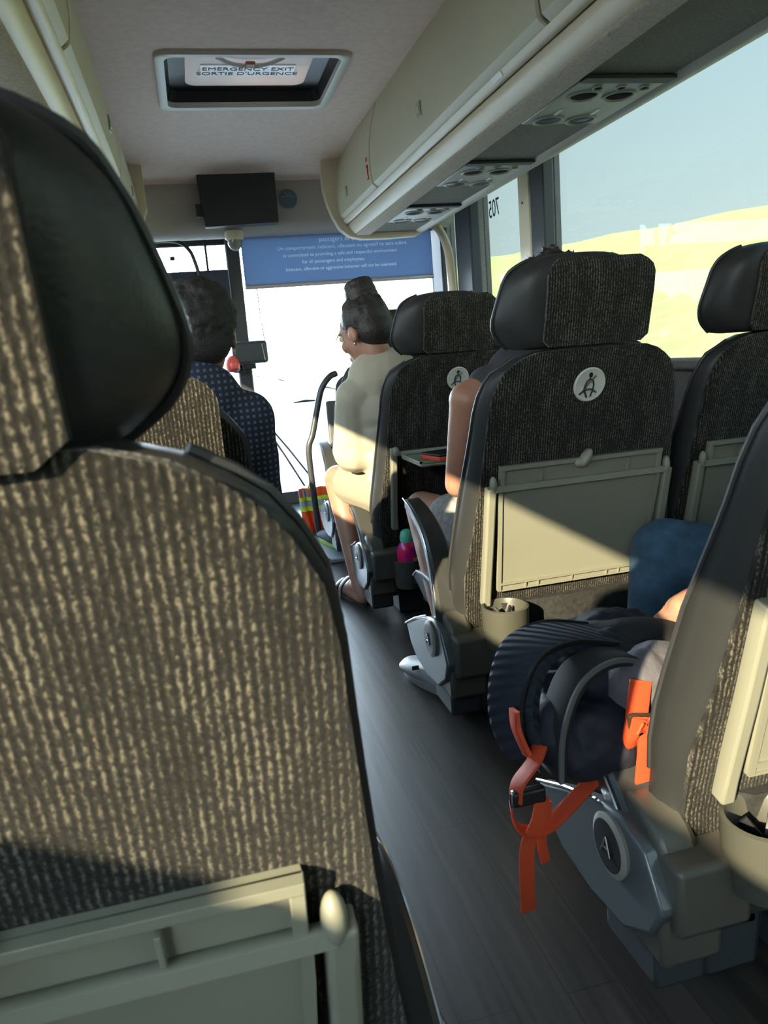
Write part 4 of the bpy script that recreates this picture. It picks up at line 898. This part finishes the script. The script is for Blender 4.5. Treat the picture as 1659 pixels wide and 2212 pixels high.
# ------------------------------------------------------------------ backpack on the seat by the aisle
t = empty('backpack', (.60, 1.10, .24)); tag(t, 'navy backpack with orange webbing straps lying on the seat edge, hanging into the aisle', 'backpack')
def loc(pts): return [Vector(p) - t.location for p in pts]
b = MB(); 
for c, r in (((.60, 1.09, .315), (.135, .13, .085)), ((.52, 1.06, .30), (.09, .10, .065)), ((.68, 1.06, .31), (.10, .11, .075)), ((.57, 1.0, .285), (.10, .05, .06)), ((.65, 1.17, .32), (.13, .10, .08)), ((.535, .975, .285), (.075, .045, .065)), ((.605, .968, .285), (.07, .04, .06)), ((.48, 1.03, .29), (.05, .07, .06))): b.ell(Vector(c) - t.location, r)
mb_ = b.build('main_body', NAVY, t, remesh=.006, sm=6)
tx = bpy.data.textures.new('folds', 'CLOUDS'); tx.noise_scale = .07; tx.noise_depth = 2
dm = mb_.modifiers.new('folds', 'DISPLACE'); dm.texture = tx; dm.strength = .035; dm.mid_level = .5
b = MB(); b.ell(Vector((.70, 1.11, .375)) - t.location, (.10, .06, .028), Matrix.Rotation(.2, 3, 'Y')); b.ell(Vector((.62, 1.12, .385)) - t.location, (.08, .06, .02)); b.build('top_flap', mat('black nylon', (.012, .012, .014), .8, bump=(50, .4)), t, remesh=.006, sm=2)
def strap(name, pts, w, h, m_, par=t, up=(0, 1, 0), n=6): return MB().tube(smoothpath(loc(pts), n), 0, flat=(w, h), up=up).build(name, m_, par, sharp=50)
s1 = strap('padded_strap', [(.60, 1.09, .395), (.52, 1.08, .415), (.455, 1.06, .408), (.425, 1.05, .36), (.418, 1.04, .30), (.432, 1.02, .255)], .050, .007, NAVY2)
for dy in (-.05, .05): strap('strap_binding', [(.60, 1.09 + dy, .402), (.52, 1.08 + dy, .422), (.452, 1.06 + dy, .415), (.418, 1.05 + dy, .36), (.411, 1.04 + dy, .30), (.426, 1.02 + dy, .255)], .003, .003, BLK, s1)
s2 = strap('padded_strap', [(.455, .985, .24), (.462, .985, .32), (.49, .985, .385), (.54, .99, .408), (.60, 1.0, .392), (.64, 1.01, .35)], .034, .006, mat('black mesh', (.010, .010, .012), .9))
strap('strap_binding', [(.452, .951, .24), (.458, .951, .32), (.487, .951, .39), (.54, .956, .415), (.60, .966, .398), (.64, .976, .356)], .0028, .0028, mat('grey binding', (.10, .10, .10), .8), s2)
strap('orange_patch', [(.405, 1.005, .315), (.405, 1.0, .285), (.417, .99, .245)], .014, .003, ORANGE)
DRED = ORANGE
strap('lower_webbing', [(.44, .99, .262), (.415, .965, .248), (.385, .955, .225), (.378, .95, .20)], .014, .0015, DRED)
strap('lower_webbing', [(.372, .955, .195), (.375, .95, .165), (.395, .95, .147), (.43, .955, .146), (.475, .97, .162), (.53, .985, .185), (.585, .975, .178)], .0125, .0015, DRED, up=(0, .3, 1))
tl = strap('strap_tail', [(.418, .945, .20), (.410, .945, .165), (.392, .945, .13), (.388, .945, .08), (.388, .945, .018)], .0125, .0012, DRED, up=(1, .1, 0))
strap('strap_tail', [(.43, .955, .185), (.425, .955, .15), (.418, .955, .12), (.424, .955, .085)], .008, .0012, DRED, up=(1, .1, 0))
b = MB(); b.box(-.026, .026, -.008, .008, -.012, .012); o_ = b.build('ladder_lock', BLK, t, bevel=.004); o_.location = Vector((.398, .95, .205)) - t.location
b = MB(); b.tube([(-.028, -.004, .012), (-.03, -.008, 0), (-.028, -.004, -.012)], .0025, 6); b.build('buckle_edge', CHR, o_)
b = MB(); b.ell(Vector((.605, .980, .348)) - t.location, (.058, .044, .060)); b.ell(Vector((.645, .995, .357)) - t.location, (.055, .05, .055)); b.ell(Vector((.618, .975, .31)) - t.location, (.03, .03, .035)); gp = b.build('grey_side_pocket', GREYC, t, remesh=.004, sm=4); dm = gp.modifiers.new('folds', 'DISPLACE'); dm.texture = bpy.data.textures['folds']; dm.strength = .022; dm.mid_level = .5
strap('upper_webbing', [(.588, .940, .362), (.580, .934, .335), (.574, .93, .308)], .018, .0015, ORANGE, up=(1, .1, .2))
strap('upper_webbing', [(.574, .928, .31), (.566, .924, .288), (.572, .926, .278), (.588, .930, .296)], .018, .0015, ORANGE, up=(1, .1, .2))
strap('long_webbing', [(.590, .928, .295), (.588, .922, .265), (.583, .92, .225), (.580, .918, .198), (.588, .918, .168), (.605, .915, .145)], .0175, .0015, ORANGE, up=(1, .1, .2))
strap('webbing_loop', [(.592, .930, .300), (.607, .934, .29), (.613, .93, .262), (.612, .925, .235)], .016, .0015, ORANGE, up=(1, .1, .2))
b = MB(); fr = [(x, 0, z) for x, z in rrect(.021, .017, .006, 4)]; b.tube(loc([(.578 + x * .95 + z * .15, .926, .298 + z - x * .2) for x, y, z in fr + fr[:1]]), .0032, 8); b.build('strap_buckle', mat('bronze buckle', (.10, .08, .05), .3, .7), t)
b = MB(); b.box(-.016, .016, -.007, .007, -.008, .008); o_ = b.build('clip', mat('olive clip', (.12, .115, .08), .4), t, bevel=.003); o_.location = Vector((.578, .945, .185)) - t.location


for c_ in t.children:
    if c_.name.split('.')[0] in ('upper_webbing', 'long_webbing', 'webbing_loop', 'strap_buckle'): c_.location = (-.010, 0, -.004)
    elif c_.name.split('.')[0] in ('main_body', 'top_flap', 'grey_side_pocket', 'padded_strap'): c_.location = (0, 0, -.028)

# ------------------------------------------------------------------ small things
t = empty('water_bottle', (.658, 2.64 + rear(.18) - .062, .044)); t.scale = (1.1, 1.1, 1.3); tag(t, 'pink patterned bottle with mint cap in the cup holder behind the beige woman', 'bottle')
M = bpy.data.materials.new('pink blotch print'); M.use_nodes = True; nt_ = M.node_tree; bs = nt_.nodes['Principled BSDF']; bs.inputs['Roughness'].default_value = .25
tc_ = nt_.nodes.new('ShaderNodeTexCoord'); vo = nt_.nodes.new('ShaderNodeTexVoronoi'); vo.inputs['Scale'].default_value = 42; cr = nt_.nodes.new('ShaderNodeValToRGB'); cr.color_ramp.interpolation = 'CONSTANT'
cr.color_ramp.elements[0].color = (.42, .02, .28, 1); cr.color_ramp.elements[1].color = (.80, .015, .12, 1); cr.color_ramp.elements[1].position = .42
nt_.links.new(tc_.outputs['Object'], vo.inputs[0]); nt_.links.new(vo.outputs['Distance'], cr.inputs[0]); nt_.links.new(cr.outputs[0], bs.inputs['Base Color'])
MB().lathe([(0, 0), (.034, 0), (.037, .006), (.037, .085), (.033, .10), (.024, .112), (.021, .116), (0, .116)], (0, 0, 0), 28).build('bottle_body', M, t)
MB().lathe([(0, .114), (.021, .114), (.0225, .118), (.0225, .130), (.019, .142), (.010, .148), (0.001, .149)], (0, 0, 0), 24).build('cap', mat('mint plastic', (.16, .62, .42), .4), t)
b = MB(); b.loft([[(.0378 * cos(a), .0378 * sin(a), z) for a in [radians(-78 + 5 * q) for q in range(14)]] + [(.0366 * cos(a), .0366 * sin(a), z) for a in [radians(-13 - 5 * q) for q in range(14)]] for z in (.035, .075)]); b.build('label_panel', mat('kraft label', (.62, .45, .24), .6), t)
for a, z in ((-100, .05), (-102, .034), (-128, .058)):
    a = radians(a); b = MB(); b.ell((.0372 * cos(a), .0372 * sin(a), z), (.009, .0015, .0055), Matrix.Rotation(a - pi / 2, 3, 'Z')); b.build('mint_spot', mat('mint plastic', (.16, .62, .42), .4), t)
t = empty('red_case', (.745, 2.335, .506)); tag(t, 'red and black case lying on the open tray table', 'case'); t.rotation_euler = (0, 0, .25)
MB().box(-.05, .07, -.05, .06, 0, .014).build('red_shell', mat('red cover', (.65, .06, .03), .45), t, bevel=.003)
MB().box(-.05, .07, -.05, .06, .014, .022).build('dark_top', BLK, t, bevel=.003)
